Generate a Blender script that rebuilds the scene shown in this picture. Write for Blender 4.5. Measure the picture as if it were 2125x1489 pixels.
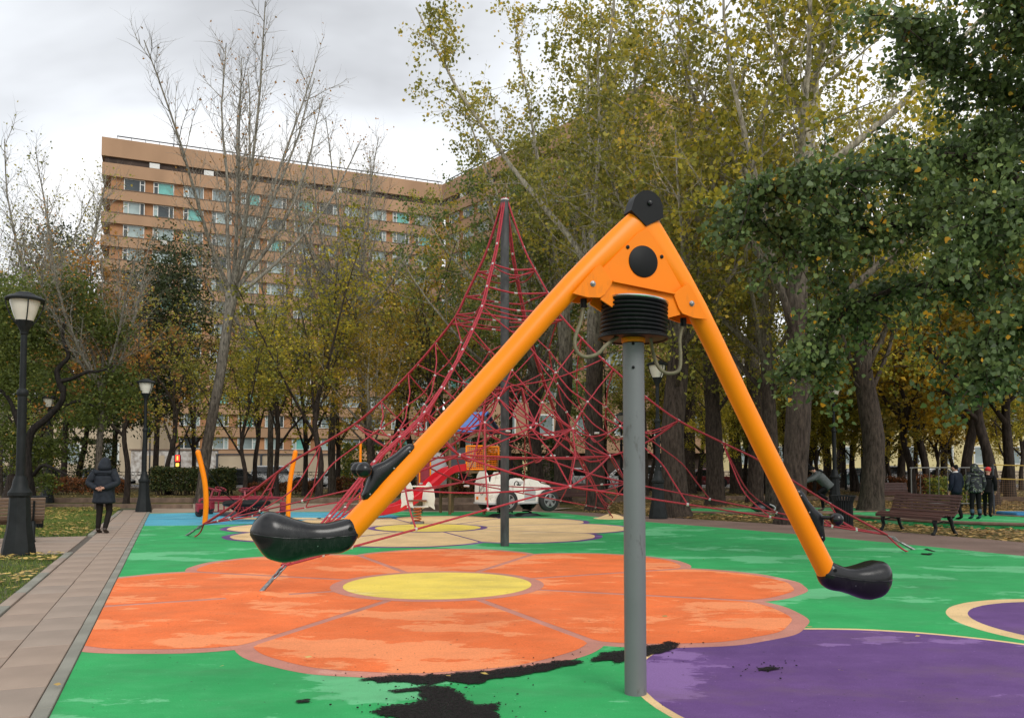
import bpy, math, random
import numpy as np
from mathutils import Vector, Matrix, noise as mnoise

# ------------------------------------------------------------------ scene, camera, sky, sun
for o in list(bpy.data.objects):
    bpy.data.objects.remove(o)
scn = bpy.context.scene
COL = scn.collection
R = math.radians
FPX, PITCH, HZ = 1700.0, R(2.5), 970.0            # focal length in photo pixels, tilt, horizon row
EYE = Vector((0, 0, 1.5))
SH = (HZ - 744.5) / FPX - math.tan(PITCH)
cam_d = bpy.data.cameras.new("camera")
cam = bpy.data.objects.new("camera", cam_d)
COL.objects.link(cam)
cam.location = EYE
cam.rotation_euler = (R(90) + PITCH, 0, 0)
cam_d.sensor_width = 36
cam_d.lens = 36 * FPX / 2125
cam_d.shift_y = SH * FPX / 2125
cam_d.clip_start, cam_d.clip_end = 0.05, 2000
scn.camera = cam
scn.render.resolution_x, scn.render.resolution_y = 1024, 717

SUN_EL, SUN_AZ = R(38), R(150)                    # azimuth clockwise from +Y
wd = bpy.data.worlds.new("World"); scn.world = wd; wd.use_nodes = True
wn, wl = wd.node_tree.nodes, wd.node_tree.links
wn.clear()
def wnode(t, **k):
    n = wn.new(t)
    for a, b in k.items(): setattr(n, a, b)
    return n
w_out = wnode('ShaderNodeOutputWorld')
w_bg = wnode('ShaderNodeBackground')
w_sky = wnode('ShaderNodeTexSky', sky_type='NISHITA', sun_disc=False, sun_elevation=SUN_EL, sun_rotation=SUN_AZ)
w_tc = wnode('ShaderNodeTexCoord')
w_map = wnode('ShaderNodeMapping'); w_map.inputs['Scale'].default_value = (1, 1, 1.9)
w_map.inputs['Location'].default_value = (6.35, 2.2, 0.3)
w_n1 = wnode('ShaderNodeTexNoise'); w_n1.inputs['Scale'].default_value = 1.35; w_n1.inputs['Detail'].default_value = 6
w_n1.inputs['Roughness'].default_value = 0.5; w_n1.inputs['Distortion'].default_value = 0.4
w_ramp = wnode('ShaderNodeValToRGB')
e = w_ramp.color_ramp.elements
e[0].position, e[0].color = 0.33, (0.44, 0.45, 0.47, 1)
e[1].position, e[1].color = 0.55, (1.0, 1.0, 1.0, 1)
_m = e.new(0.44); _m.color = (0.74, 0.765, 0.80, 1)
w_sc = wnode('ShaderNodeVectorMath', operation='SCALE'); w_sc.inputs['Scale'].default_value = 0.10
w_cl = wnode('ShaderNodeVectorMath', operation='SCALE'); w_cl.inputs['Scale'].default_value = 1.0
w_mix = wnode('ShaderNodeMix', data_type='RGBA'); w_mix.inputs['Factor'].default_value = 0.95
wl.new(w_tc.outputs['Generated'], w_map.inputs['Vector']); wl.new(w_map.outputs['Vector'], w_n1.inputs['Vector'])
wl.new(w_n1.outputs['Fac'], w_ramp.inputs['Fac'])
wl.new(w_sky.outputs['Color'], w_sc.inputs[0]); wl.new(w_ramp.outputs['Color'], w_cl.inputs[0])
wl.new(w_sc.outputs[0], w_mix.inputs['A']); wl.new(w_cl.outputs[0], w_mix.inputs['B'])
wl.new(w_mix.outputs['Result'], w_bg.inputs['Color']); w_bg.inputs['Strength'].default_value = 1.0
wl.new(w_bg.outputs['Background'], w_out.inputs['Surface'])

sun_d = bpy.data.lights.new("sun", 'SUN'); sun_d.energy = 1.3; sun_d.angle = R(25); sun_d.color = (1, 0.96, 0.9)
sun = bpy.data.objects.new("sun", sun_d); COL.objects.link(sun)
_sd = Vector((math.sin(SUN_AZ) * math.cos(SUN_EL), math.cos(SUN_AZ) * math.cos(SUN_EL), math.sin(SUN_EL)))
sun.rotation_euler = _sd.to_track_quat('Z', 'Y').to_euler(); sun.location = _sd * 60
vs = scn.view_settings
vs.view_transform = 'Standard'; vs.look = 'None'; vs.exposure = 0.42; vs.gamma = 1; vs.use_curve_mapping = False

# ------------------------------------------------------------------ measuring from the photograph
CP, SP = math.cos(PITCH), math.sin(PITCH)
def ray(u, v):
    dx, dy = (u - 1062.5) / FPX, (744.5 - v) / FPX + SH
    return Vector((dx, CP - dy * SP, dy * CP + SP))
def G(u, v, z=0.0):
    r = ray(u, v); t = (z - 1.5) / r.z
    return Vector((r.x * t, r.y * t, z))
def P(u, v, y):
    r = ray(u, v); t = y / r.y
    return EYE + r * t

# ------------------------------------------------------------------ materials
def new_mat(name):
    m = bpy.data.materials.new(name); m.use_nodes = True
    n = m.node_tree.nodes; l = m.node_tree.links
    return m, n, l, n['Principled BSDF']
def c4(c, k=1.0): return (min(c[0] * k, 1), min(c[1] * k, 1), min(c[2] * k, 1), 1)
def pm(name, col, rough=0.6, metal=0.0, var=0.12, ns=6.0, bump=0.0, bs=60.0, spec=0.5, coat=0.0, stretch=(1, 1, 1), col2=None):
    m, n, l, b = new_mat(name)
    tc = n.new('ShaderNodeTexCoord'); mp = n.new('ShaderNodeMapping'); mp.inputs['Scale'].default_value = stretch
    l.new(tc.outputs['Object'], mp.inputs['Vector'])
    nz = n.new('ShaderNodeTexNoise'); nz.inputs['Scale'].default_value = ns; nz.inputs['Detail'].default_value = 5
    l.new(mp.outputs['Vector'], nz.inputs['Vector'])
    rp = n.new('ShaderNodeValToRGB'); rp.color_ramp.elements[0].position = 0.3; rp.color_ramp.elements[1].position = 0.7
    rp.color_ramp.elements[0].color = c4(col, 1 - var); rp.color_ramp.elements[1].color = c4(col2, 1) if col2 else c4(col, 1 + var)
    l.new(nz.outputs['Fac'], rp.inputs['Fac']); l.new(rp.outputs['Color'], b.inputs['Base Color'])
    b.inputs['Roughness'].default_value = rough; b.inputs['Metallic'].default_value = metal
    b.inputs['Specular IOR Level'].default_value = spec; b.inputs['Coat Weight'].default_value = coat
    if bump:
        n2 = n.new('ShaderNodeTexNoise'); n2.inputs['Scale'].default_value = bs; n2.inputs['Detail'].default_value = 4
        l.new(mp.outputs['Vector'], n2.inputs['Vector'])
        bp = n.new('ShaderNodeBump'); bp.inputs['Strength'].default_value = bump; bp.inputs['Distance'].default_value = 0.02
        l.new(n2.outputs['Fac'], bp.inputs['Height']); l.new(bp.outputs['Normal'], b.inputs['Normal'])
    return m
def scuff(m, col, amt, sc=30, thr=.66, st=(1, 1, .35)):
    n, l = m.node_tree.nodes, m.node_tree.links; b = n['Principled BSDF']; src = b.inputs['Base Color'].links[0].from_socket
    tc = n.new('ShaderNodeTexCoord'); mp = n.new('ShaderNodeMapping'); mp.inputs['Scale'].default_value = st; l.new(tc.outputs['Object'], mp.inputs['Vector'])
    z = n.new('ShaderNodeTexNoise'); z.inputs['Scale'].default_value = sc; z.inputs['Detail'].default_value = 8; z.inputs['Roughness'].default_value = .7; l.new(mp.outputs['Vector'], z.inputs['Vector'])
    z2 = n.new('ShaderNodeTexNoise'); z2.inputs['Scale'].default_value = 2.2; z2.inputs['Detail'].default_value = 4; l.new(tc.outputs['Object'], z2.inputs['Vector'])
    a = n.new('ShaderNodeMath'); a.operation = 'MULTIPLY'; l.new(z.outputs['Fac'], a.inputs[0]); l.new(z2.outputs['Fac'], a.inputs[1])
    r = n.new('ShaderNodeMapRange'); r.inputs['From Min'].default_value = thr * .5; r.inputs['From Max'].default_value = thr * .5 + .06; r.inputs['To Max'].default_value = amt; l.new(a.outputs[0], r.inputs['Value'])
    x = n.new('ShaderNodeMix'); x.data_type = 'RGBA'; l.new(r.outputs['Result'], x.inputs['Factor']); l.new(src, x.inputs['A']); x.inputs['B'].default_value = c4(col); l.new(x.outputs['Result'], b.inputs['Base Color'])
    return m
def rubber(name, col, worn, wear=0.57, dark=0.85, amt=0.75, soilc=(0.16, 0.11, 0.08), soil_amt=0.4):
    """poured rubber paint: granules, faint soiling, paler rubbed patches and black specks"""
    m, n, l, b = new_mat(name)
    g = n.new('ShaderNodeNewGeometry')
    mp = n.new('ShaderNodeMapping'); mp.inputs['Scale'].default_value = (0.55, 1.0, 1.0); mp.inputs['Location'].default_value = (sum(map(ord, name)) % 17, 3.1, 0)
    l.new(g.outputs['Position'], mp.inputs['Vector'])
    def noise(sc, det, vec, rough=0.55):
        x = n.new('ShaderNodeTexNoise'); x.inputs['Scale'].default_value = sc; x.inputs['Detail'].default_value = det
        x.inputs['Roughness'].default_value = rough; l.new(vec, x.inputs['Vector']); return x.outputs['Fac']
    def ramp(f, p0, p1, a, c):
        x = n.new('ShaderNodeValToRGB'); e = x.color_ramp.elements
        e[0].position, e[0].color, e[1].position, e[1].color = p0, a, p1, c
        l.new(f, x.inputs['Fac']); return x.outputs['Color']
    def mix(f, a, c, mode='MIX'):
        x = n.new('ShaderNodeMix'); x.data_type = 'RGBA'; x.blend_type = mode
        for k, s in (('Factor', f), ('A', a), ('B', c)):
            if isinstance(s, (int, float, tuple)): x.inputs[k].default_value = s
            else: l.new(s, x.inputs[k])
        return x.outputs['Result']
    W, B = (1, 1, 1, 1), (0, 0, 0, 1)
    base = ramp(noise(1.6, 6, g.outputs['Position']), 0.3, 0.72, c4(col, dark), c4(col, 1.08))
    wearf = ramp(noise(0.75, 9, mp.outputs['Vector'], 0.66), wear, wear + 0.016, B, (amt, amt, amt, 1))
    c = mix(wearf, base, c4(worn))
    gr = ramp(noise(120, 4, g.outputs['Position'], 0.8), 0.3, 0.7, (0.66, 0.66, 0.66, 1), (1.26, 1.26, 1.26, 1))
    c = mix(1.0, c, gr, 'MULTIPLY')
    fade = ramp(noise(4.5, 6, mp.outputs['Vector'], 0.7), 0.45, 0.72, B, (0.16, 0.16, 0.16, 1))
    c = mix(fade, c, c4(worn))
    soil = ramp(noise(0.9, 9, mp.outputs['Vector'], 0.72), 0.50, 0.72, B, (soil_amt, soil_amt, soil_amt, 1))
    c = mix(soil, c, c4(soilc))
    fleck = ramp(noise(34, 2, g.outputs['Position']), 0.72, 0.735, B, (0.7, 0.7, 0.7, 1))
    c = mix(fleck, c, c4(worn, 1.1))
    spk = ramp(noise(26, 1, g.outputs['Position']), 0.755, 0.765, B, W)
    c = mix(spk, c, (0.02, 0.02, 0.02, 1))
    l.new(c, b.inputs['Base Color']); b.inputs['Roughness'].default_value = 0.85; b.inputs['Specular IOR Level'].default_value = 0.25
    bp = n.new('ShaderNodeBump'); bp.inputs['Strength'].default_value = 0.35; bp.inputs['Distance'].default_value = 0.004
    l.new(noise(300, 2, g.outputs['Position']), bp.inputs['Height']); l.new(bp.outputs['Normal'], b.inputs['Normal'])
    return m
def leafmat(name, stops, trans=0.45, rough=0.55):
    m, n, l, b = new_mat(name)
    at = n.new('ShaderNodeAttribute'); at.attribute_name = 'rnd'
    rp = n.new('ShaderNodeValToRGB'); e = rp.color_ramp.elements
    e[0].position, e[0].color = stops[0][0], c4(stops[0][1]); e[1].position, e[1].color = stops[-1][0], c4(stops[-1][1])
    for p, c in stops[1:-1]:
        x = e.new(p); x.color = c4(c)
    l.new(at.outputs['Fac'], rp.inputs['Fac']); l.new(rp.outputs['Color'], b.inputs['Base Color'])
    b.inputs['Roughness'].default_value = rough; b.inputs['Specular IOR Level'].default_value = 0.35
    tr = n.new('ShaderNodeBsdfTranslucent'); l.new(rp.outputs['Color'], tr.inputs['Color'])
    mx = n.new('ShaderNodeMixShader'); mx.inputs['Fac'].default_value = trans
    l.new(b.outputs['BSDF'], mx.inputs[1]); l.new(tr.outputs['BSDF'], mx.inputs[2])
    l.new(mx.outputs['Shader'], n['Material Output'].inputs['Surface'])
    return m
def barkmat(name, low, high, z0, z1, ns=9):
    """bark that turns from rough and dark at the foot to smooth and pale above, as on poplars"""
    m, n, l, b = new_mat(name)
    tc = n.new('ShaderNodeTexCoord'); sx = n.new('ShaderNodeSeparateXYZ'); l.new(tc.outputs['Object'], sx.inputs['Vector'])
    mr = n.new('ShaderNodeMapRange'); mr.inputs['From Min'].default_value = z0; mr.inputs['From Max'].default_value = z1
    l.new(sx.outputs['Z'], mr.inputs['Value'])
    mp = n.new('ShaderNodeMapping'); mp.inputs['Scale'].default_value = (1, 1, 0.25); l.new(tc.outputs['Object'], mp.inputs['Vector'])
    nz = n.new('ShaderNodeTexNoise'); nz.inputs['Scale'].default_value = ns * 1.5; nz.inputs['Detail'].default_value = 8; nz.inputs['Roughness'].default_value = 0.72
    l.new(mp.outputs['Vector'], nz.inputs['Vector'])
    def ramp(c):
        x = n.new('ShaderNodeValToRGB'); e = x.color_ramp.elements
        e[0].position, e[0].color, e[1].position, e[1].color = 0.36, c4(c, 0.28), 0.66, c4(c, 1.5)
        l.new(nz.outputs['Fac'], x.inputs['Fac']); return x.outputs['Color']
    mx = n.new('ShaderNodeMix'); mx.data_type = 'RGBA'
    l.new(mr.outputs['Result'], mx.inputs['Factor']); l.new(ramp(low), mx.inputs['A']); l.new(ramp(high), mx.inputs['B'])
    l.new(mx.outputs['Result'], b.inputs['Base Color']); b.inputs['Roughness'].default_value = 0.9; b.inputs['Specular IOR Level'].default_value = 0.2
    bp = n.new('ShaderNodeBump'); bp.inputs['Strength'].default_value = 0.9; bp.inputs['Distance'].default_value = 0.05
    l.new(nz.outputs['Fac'], bp.inputs['Height']); l.new(bp.outputs['Normal'], b.inputs['Normal'])
    return m
def emat(name, col, s):
    m, n, l, b = new_mat(name)
    b.inputs['Base Color'].default_value = c4(col); b.inputs['Emission Color'].default_value = c4(col); b.inputs['Emission Strength'].default_value = s
    return m

M = {}
M['green'] = rubber('green_rubber', (0.026, 0.335, 0.095), (0.15, 0.50, 0.24), 0.545, 0.85, 0.75, (0.06, 0.14, 0.07), 0.45)
M['orange'] = rubber('orange_rubber', (0.78, 0.165, 0.042), (0.84, 0.31, 0.13), 0.535, 0.82, 0.7, (0.36, 0.13, 0.06), 0.4)
M['pink'] = rubber('dusty_pink_rubber', (0.52, 0.22, 0.165), (0.62, 0.32, 0.25), 0.6)
M['yellow'] = rubber('yellow_rubber', (0.76, 0.58, 0.10), (0.8, 0.66, 0.25), 0.62, 0.92)
M['purple'] = rubber('purple_rubber', (0.125, 0.058, 0.20), (0.26, 0.15, 0.36), 0.56, 0.8, 0.7, (0.135, 0.085, 0.12), 0.85)
M['cream'] = rubber('cream_rubber', (0.74, 0.52, 0.26), (0.8, 0.62, 0.38), 0.62, 0.85)
M['blue'] = rubber('blue_rubber', (0.085, 0.37, 0.50), (0.16, 0.46, 0.58), 0.6)
M['dblue'] = rubber('dark_blue_rubber', (0.03, 0.17, 0.34), (0.06, 0.22, 0.38), 0.62)
M['torn'] = pm('torn_black_rubber', (0.022, 0.019, 0.018), 0.95, var=0.75, ns=160, bump=1.0, bs=160, spec=0.2)
M['mpaint'] = pm('orange_powder_coat', (0.88, 0.235, 0.0015), 0.36, var=0.03, ns=3, spec=0.28)
M['mpaint2'] = pm('orange_plate_coat', (0.86, 0.21, 0.0015), 0.45, var=0.03, ns=3, spec=0.22)
M['blk'] = pm('black_moulded_plastic', (0.006, 0.006, 0.007), 0.25, var=0.3, ns=7, bump=0.03, bs=240, spec=0.42)
M['blkm'] = pm('black_matt_plastic', (0.007, 0.0075, 0.008), 0.5, var=0.2, ns=10, spec=0.18)
M['steel'] = pm('grey_coated_steel', (0.135, 0.14, 0.145), 0.5, 0.0, var=0.06, ns=2.5, bump=0.04, bs=40)
M['zinc'] = pm('zinc_steel', (0.24, 0.24, 0.24), 0.42, 0.85, var=0.3, ns=30, bump=0.2, bs=90)
M['chrome'] = pm('bright_steel', (0.6, 0.6, 0.6), 0.2, 0.95, var=0.1)
M['mast'] = pm('worn_dark_mast', (0.035, 0.04, 0.043), 0.6, 0.2, var=0.35, ns=5, col2=(0.085, 0.09, 0.09), stretch=(2, 2, 0.7), bump=0.2, bs=50)
M['rope'] = pm('red_rope', (0.36, 0.030, 0.045), 0.8, var=0.25, ns=40, bump=0.4, bs=180)
M['clamp'] = pm('white_ferrule', (0.48, 0.46, 0.44), 0.5, 0.2, var=0.1)
M['cable'] = pm('tan_cable', (0.15, 0.13, 0.075), 0.7, var=0.2, ns=40)
M['iron'] = pm('black_green_iron', (0.010, 0.0125, 0.013), 0.55, 0.0, var=0.3, ns=8, bump=0.15, bs=60, spec=0.22)
M['milk'] = pm('milky_lamp_glass', (0.62, 0.60, 0.52), 0.25, var=0.05)
M['wood'] = pm('maroon_bench_wood', (0.066, 0.026, 0.020), 0.55, var=0.35, ns=5, stretch=(1, 8, 8), bump=0.25, bs=30)
M['wood2'] = pm('grey_brown_bench_wood', (0.16, 0.105, 0.07), 0.65, var=0.35, ns=5, stretch=(1, 8, 8), bump=0.25, bs=30)
M['board'] = pm('weathered_kerb_board', (0.15, 0.10, 0.07), 0.85, var=0.35, ns=4, bump=0.3, bs=30)
M['post'] = pm('brown_timber_post', (0.14, 0.085, 0.035), 0.7, var=0.3, ns=8, stretch=(4, 4, .6), bump=.2, bs=40)
M['slab'] = pm('pinkish_paving', (0.30, 0.228, 0.178), 0.85, var=0.16, ns=1.3, bump=0.35, bs=150, spec=0.3)
M['slab2'] = pm('greyer_paving', (0.285, 0.226, 0.182), 0.85, var=0.16, ns=1.3, bump=0.35, bs=150, spec=0.3)
M['kerbg'] = pm('grey_green_kerb', (0.22, 0.215, 0.18), 0.85, var=0.2, ns=2, bump=0.35, bs=120, spec=0.3)
M['mortar'] = pm('dark_joint_sand', (0.085, 0.07, 0.055), 0.95, var=0.3, ns=20)
M['apath'] = pm('brown_asphalt_path', (0.185, 0.125, 0.100), 0.9, var=0.2, ns=0.8, bump=0.5, bs=140, spec=.25)
M['bpath'] = pm('pale_paved_path', (0.30, 0.235, 0.175), 0.9, var=0.12, ns=0.6, bump=0.3, bs=100, spec=.25)
M['road'] = pm('grey_road_asphalt', (0.075, 0.072, 0.07), 0.85, var=0.15, ns=0.6, bump=0.3, bs=60)
M['white'] = pm('white_playboard', (0.74, 0.72, 0.66), 0.5, var=0.07, ns=3)
M['red'] = pm('red_plastic', (0.52, 0.012, 0.022), 0.32, var=0.1, ns=3)
M['redm'] = pm('dark_red_metal', (0.24, 0.013, 0.028), 0.42, var=0.15, ns=5)
M['tyre'] = pm('tyre_rubber', (0.014, 0.014, 0.015), 0.7, var=0.2)
M['alloy'] = pm('alloy_rim', (0.30, 0.30, 0.31), 0.35, 0.6, var=0.05)
M['roofb'] = pm('blue_roof_board', (0.06, 0.15, 0.42), 0.45, var=0.15, ns=3)
M['dgrey'] = pm('dark_grey_board', (0.035, 0.04, 0.048), 0.5, var=0.15)
M['lgrey'] = pm('light_grey_board', (0.34, 0.35, 0.36), 0.5, var=0.08)
M['plast'] = pm('brown_plaster', (0.355, 0.222, 0.135), 0.9, var=0.14, ns=0.25, bump=0.3, bs=8, spec=.2, stretch=(1, 1, .35))
M['plast2'] = pm('orange_brown_panel', (0.35, 0.18, 0.09), 0.9, var=0.16, ns=0.4, spec=.2)
M['slit'] = pm('dark_attic', (0.05, 0.033, 0.025), 0.9, var=0.4, ns=1)
M['frame'] = pm('white_window_frame', (0.62, 0.62, 0.58), 0.5, var=0.06)
M['glassA'] = pm('dull_window_glass', (0.19, 0.235, 0.235), 0.12, var=0.35, ns=0.4, spec=0.6)
M['glassB'] = pm('pale_curtained_glass', (0.27, 0.34, 0.33), 0.15, var=0.3, ns=0.7, spec=0.6)
M['glassC'] = pm('mint_curtained_glass', (0.12, 0.36, 0.32), 0.15, var=0.25, ns=0.9, spec=0.6)
M['glassD'] = pm('dark_window_glass', (0.03, 0.04, 0.042), 0.1, var=0.4, ns=0.5, spec=0.6)
M['acm'] = pm('white_unit_casing', (0.6, 0.6, 0.57), 0.5, var=0.08)
M['pyel'] = pm('pale_yellow_render', (0.58, 0.50, 0.26), 0.9, var=0.1, ns=.3)
M['beige'] = pm('beige_wall_panel', (0.42, 0.34, 0.24), 0.9, var=0.12, ns=.5)
M['peel'] = pm('peeling_white_wall', (0.25, 0.20, 0.16), 0.9, var=0.2, ns=2.2, col2=(0.62, 0.6, 0.57))
M['glasscar'] = pm('car_glass', (0.012, 0.015, 0.017), 0.08, var=0.1, spec=0.7)
M['skin'] = pm('skin', (0.42, 0.22, 0.15), 0.55, var=0.08)
M['jacket'] = pm('slate_padded_nylon', (0.020, 0.024, 0.031), 0.62, var=0.25, ns=12, bump=0.2, bs=40, spec=0.12)
M['trous'] = pm('dark_brown_trousers', (0.014, 0.011, 0.010), 0.8, var=0.2, spec=0.12)
M['shoe'] = pm('dark_brown_shoe', (0.03, 0.017, 0.012), 0.5, var=0.2)
M['gjacket'] = pm('grey_padded_jacket', (0.085, 0.095, 0.095), 0.65, var=0.15, ns=12, bump=0.2, bs=40, spec=0.12)
M['navy'] = pm('navy_jacket', (0.008, 0.012, 0.022), 0.7, var=0.3, spec=0.12)
M['black'] = pm('black_cloth', (0.007, 0.007, 0.008), 0.8, var=0.2, spec=0.12)
M['blueboot'] = pm('blue_boot', (0.02, 0.05, 0.085), 0.5, var=0.2)
M['redhat'] = pm('red_knit', (0.55, 0.02, 0.02), 0.8, var=0.2)
M['bark'] = barkmat('poplar_bark', (0.060, 0.045, 0.035), (0.40, 0.365, 0.285), 5.0, 9.5)
M['barkd'] = barkmat('dark_bark', (0.040, 0.030, 0.024), (0.075, 0.06, 0.045), 2, 8)
M['barkg'] = barkmat('grey_bark', (0.085, 0.070, 0.055), (0.27, 0.25, 0.205), 3.5, 9.5)
M['twisted'] = barkmat('blackish_bark', (0.017, 0.014, 0.012), (0.02, 0.017, 0.014), 2, 8)
M['l_olive'] = leafmat('olive_leaves', [(0, (0.146, 0.156, 0.033)), (.35, (0.310, 0.300, 0.054)), (.7, (0.518, 0.415, 0.066)), (.9, (0.780, 0.497, 0.062)), (1, (0.780, 0.497, 0.062))])
M['l_green'] = leafmat('green_olive_leaves', [(0, (0.076, 0.120, 0.033)), (.5, (0.184, 0.239, 0.053)), (.85, (0.368, 0.368, 0.064)), (1, (0.780, 0.607, 0.086))])
M['l_gold'] = leafmat('golden_leaves', [(0, (0.20, 0.165, 0.025)), (.4, (0.44, 0.30, 0.03)), (.8, (0.68, 0.43, 0.035)), (1, (0.74, 0.38, 0.03))])
M['l_yel'] = leafmat('yellow_green_leaves', [(0, (0.126, 0.144, 0.025)), (.4, (0.355, 0.321, 0.037)), (.8, (0.709, 0.540, 0.051)), (1, (0.780, 0.557, 0.051))])
M['l_rust'] = leafmat('rusty_leaves', [(0, (0.140, 0.094, 0.031)), (.5, (0.406, 0.196, 0.040)), (1, (0.749, 0.296, 0.040))])
M['l_prune'] = leafmat('fresh_green_leaves', [(0, (0.05, 0.072, 0.014)), (.5, (0.105, 0.138, 0.026)), (.92, (0.20, 0.215, 0.04)), (1, (0.5, 0.28, 0.03))])
M['l_near'] = leafmat('dark_green_poplar_leaves', [(0, (0.051, 0.085, 0.029)), (.5, (0.119, 0.182, 0.057)), (.96, (0.254, 0.338, 0.101)), (.985, (0.760, 0.506, 0.051)), (1, (0.780, 0.423, 0.034))], 0.35, 0.45)
M['l_dark'] = leafmat('evergreen_sprays', [(0, (0.022, 0.035, 0.014)), (1, (0.074, 0.095, 0.027))], 0.15)
M['l_hedge'] = leafmat('hedge_leaves', [(0, (0.027, 0.042, 0.015)), (.8, (0.075, 0.102, 0.027)), (1, (0.195, 0.135, 0.030))], 0.2)
M['l_redsh'] = leafmat('russet_shrub_leaves', [(0, (0.06, 0.045, 0.02)), (.5, (0.18, 0.07, 0.025)), (1, (0.33, 0.11, 0.03))], 0.25)
M['l_fall'] = leafmat('fallen_leaves', [(0, (0.20, 0.12, 0.045)), (.35, (0.40, 0.26, 0.075)), (.75, (0.60, 0.43, 0.11)), (1, (0.72, 0.56, 0.22))], 0.1)
M['l_fallb'] = leafmat('brown_fallen_leaves', [(0, (0.138, 0.081, 0.037)), (.5, (0.338, 0.206, 0.075)), (.9, (0.550, 0.362, 0.112)), (1, (0.775, 0.575, 0.225))], 0.1)
M['grass'] = leafmat('grass_blades', [(0, (0.063, 0.105, 0.021)), (.7, (0.140, 0.210, 0.036)), (1, (0.308, 0.294, 0.070))], 0.3)
def groundmat():
    m, n, l, b = new_mat('leafy_soil')
    g = n.new('ShaderNodeNewGeometry')
    def noise(sc, d, r=.6):
        x = n.new('ShaderNodeTexNoise'); x.inputs['Scale'].default_value = sc; x.inputs['Detail'].default_value = d; x.inputs['Roughness'].default_value = r
        l.new(g.outputs['Position'], x.inputs['Vector']); return x.outputs['Fac']
    rp = n.new('ShaderNodeValToRGB'); e = rp.color_ramp.elements
    e[0].position, e[0].color, e[1].position, e[1].color = 0.32, (0.045, 0.038, 0.02, 1), 0.66, (0.20, 0.135, 0.045, 1)
    x = e.new(.48); x.color = (0.085, 0.078, 0.025, 1)
    l.new(noise(1.1, 9, .75), rp.inputs['Fac']); l.new(rp.outputs['Color'], b.inputs['Base Color'])
    b.inputs['Roughness'].default_value = 0.95; b.inputs['Specular IOR Level'].default_value = 0.15
    bp = n.new('ShaderNodeBump'); bp.inputs['Strength'].default_value = 0.6; bp.inputs['Distance'].default_value = 0.04
    l.new(noise(18, 4), bp.inputs['Height']); l.new(bp.outputs['Normal'], b.inputs['Normal'])
    return m
M['soil'] = groundmat()

scuff(M['mpaint'], (.40, .13, .02), .14, 26, .64); scuff(M['mpaint2'], (.36, .12, .02), .18, 26, .62); scuff(M['steel'], (.06, .055, .05), .6, 22, .62); scuff(M['blk'], (.04, .04, .038), .2, 40, .62); scuff(M['blkm'], (.035, .035, .035), .2, 40, .64); scuff(M['white'], (.34, .32, .26), .6, 14, .6)

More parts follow.
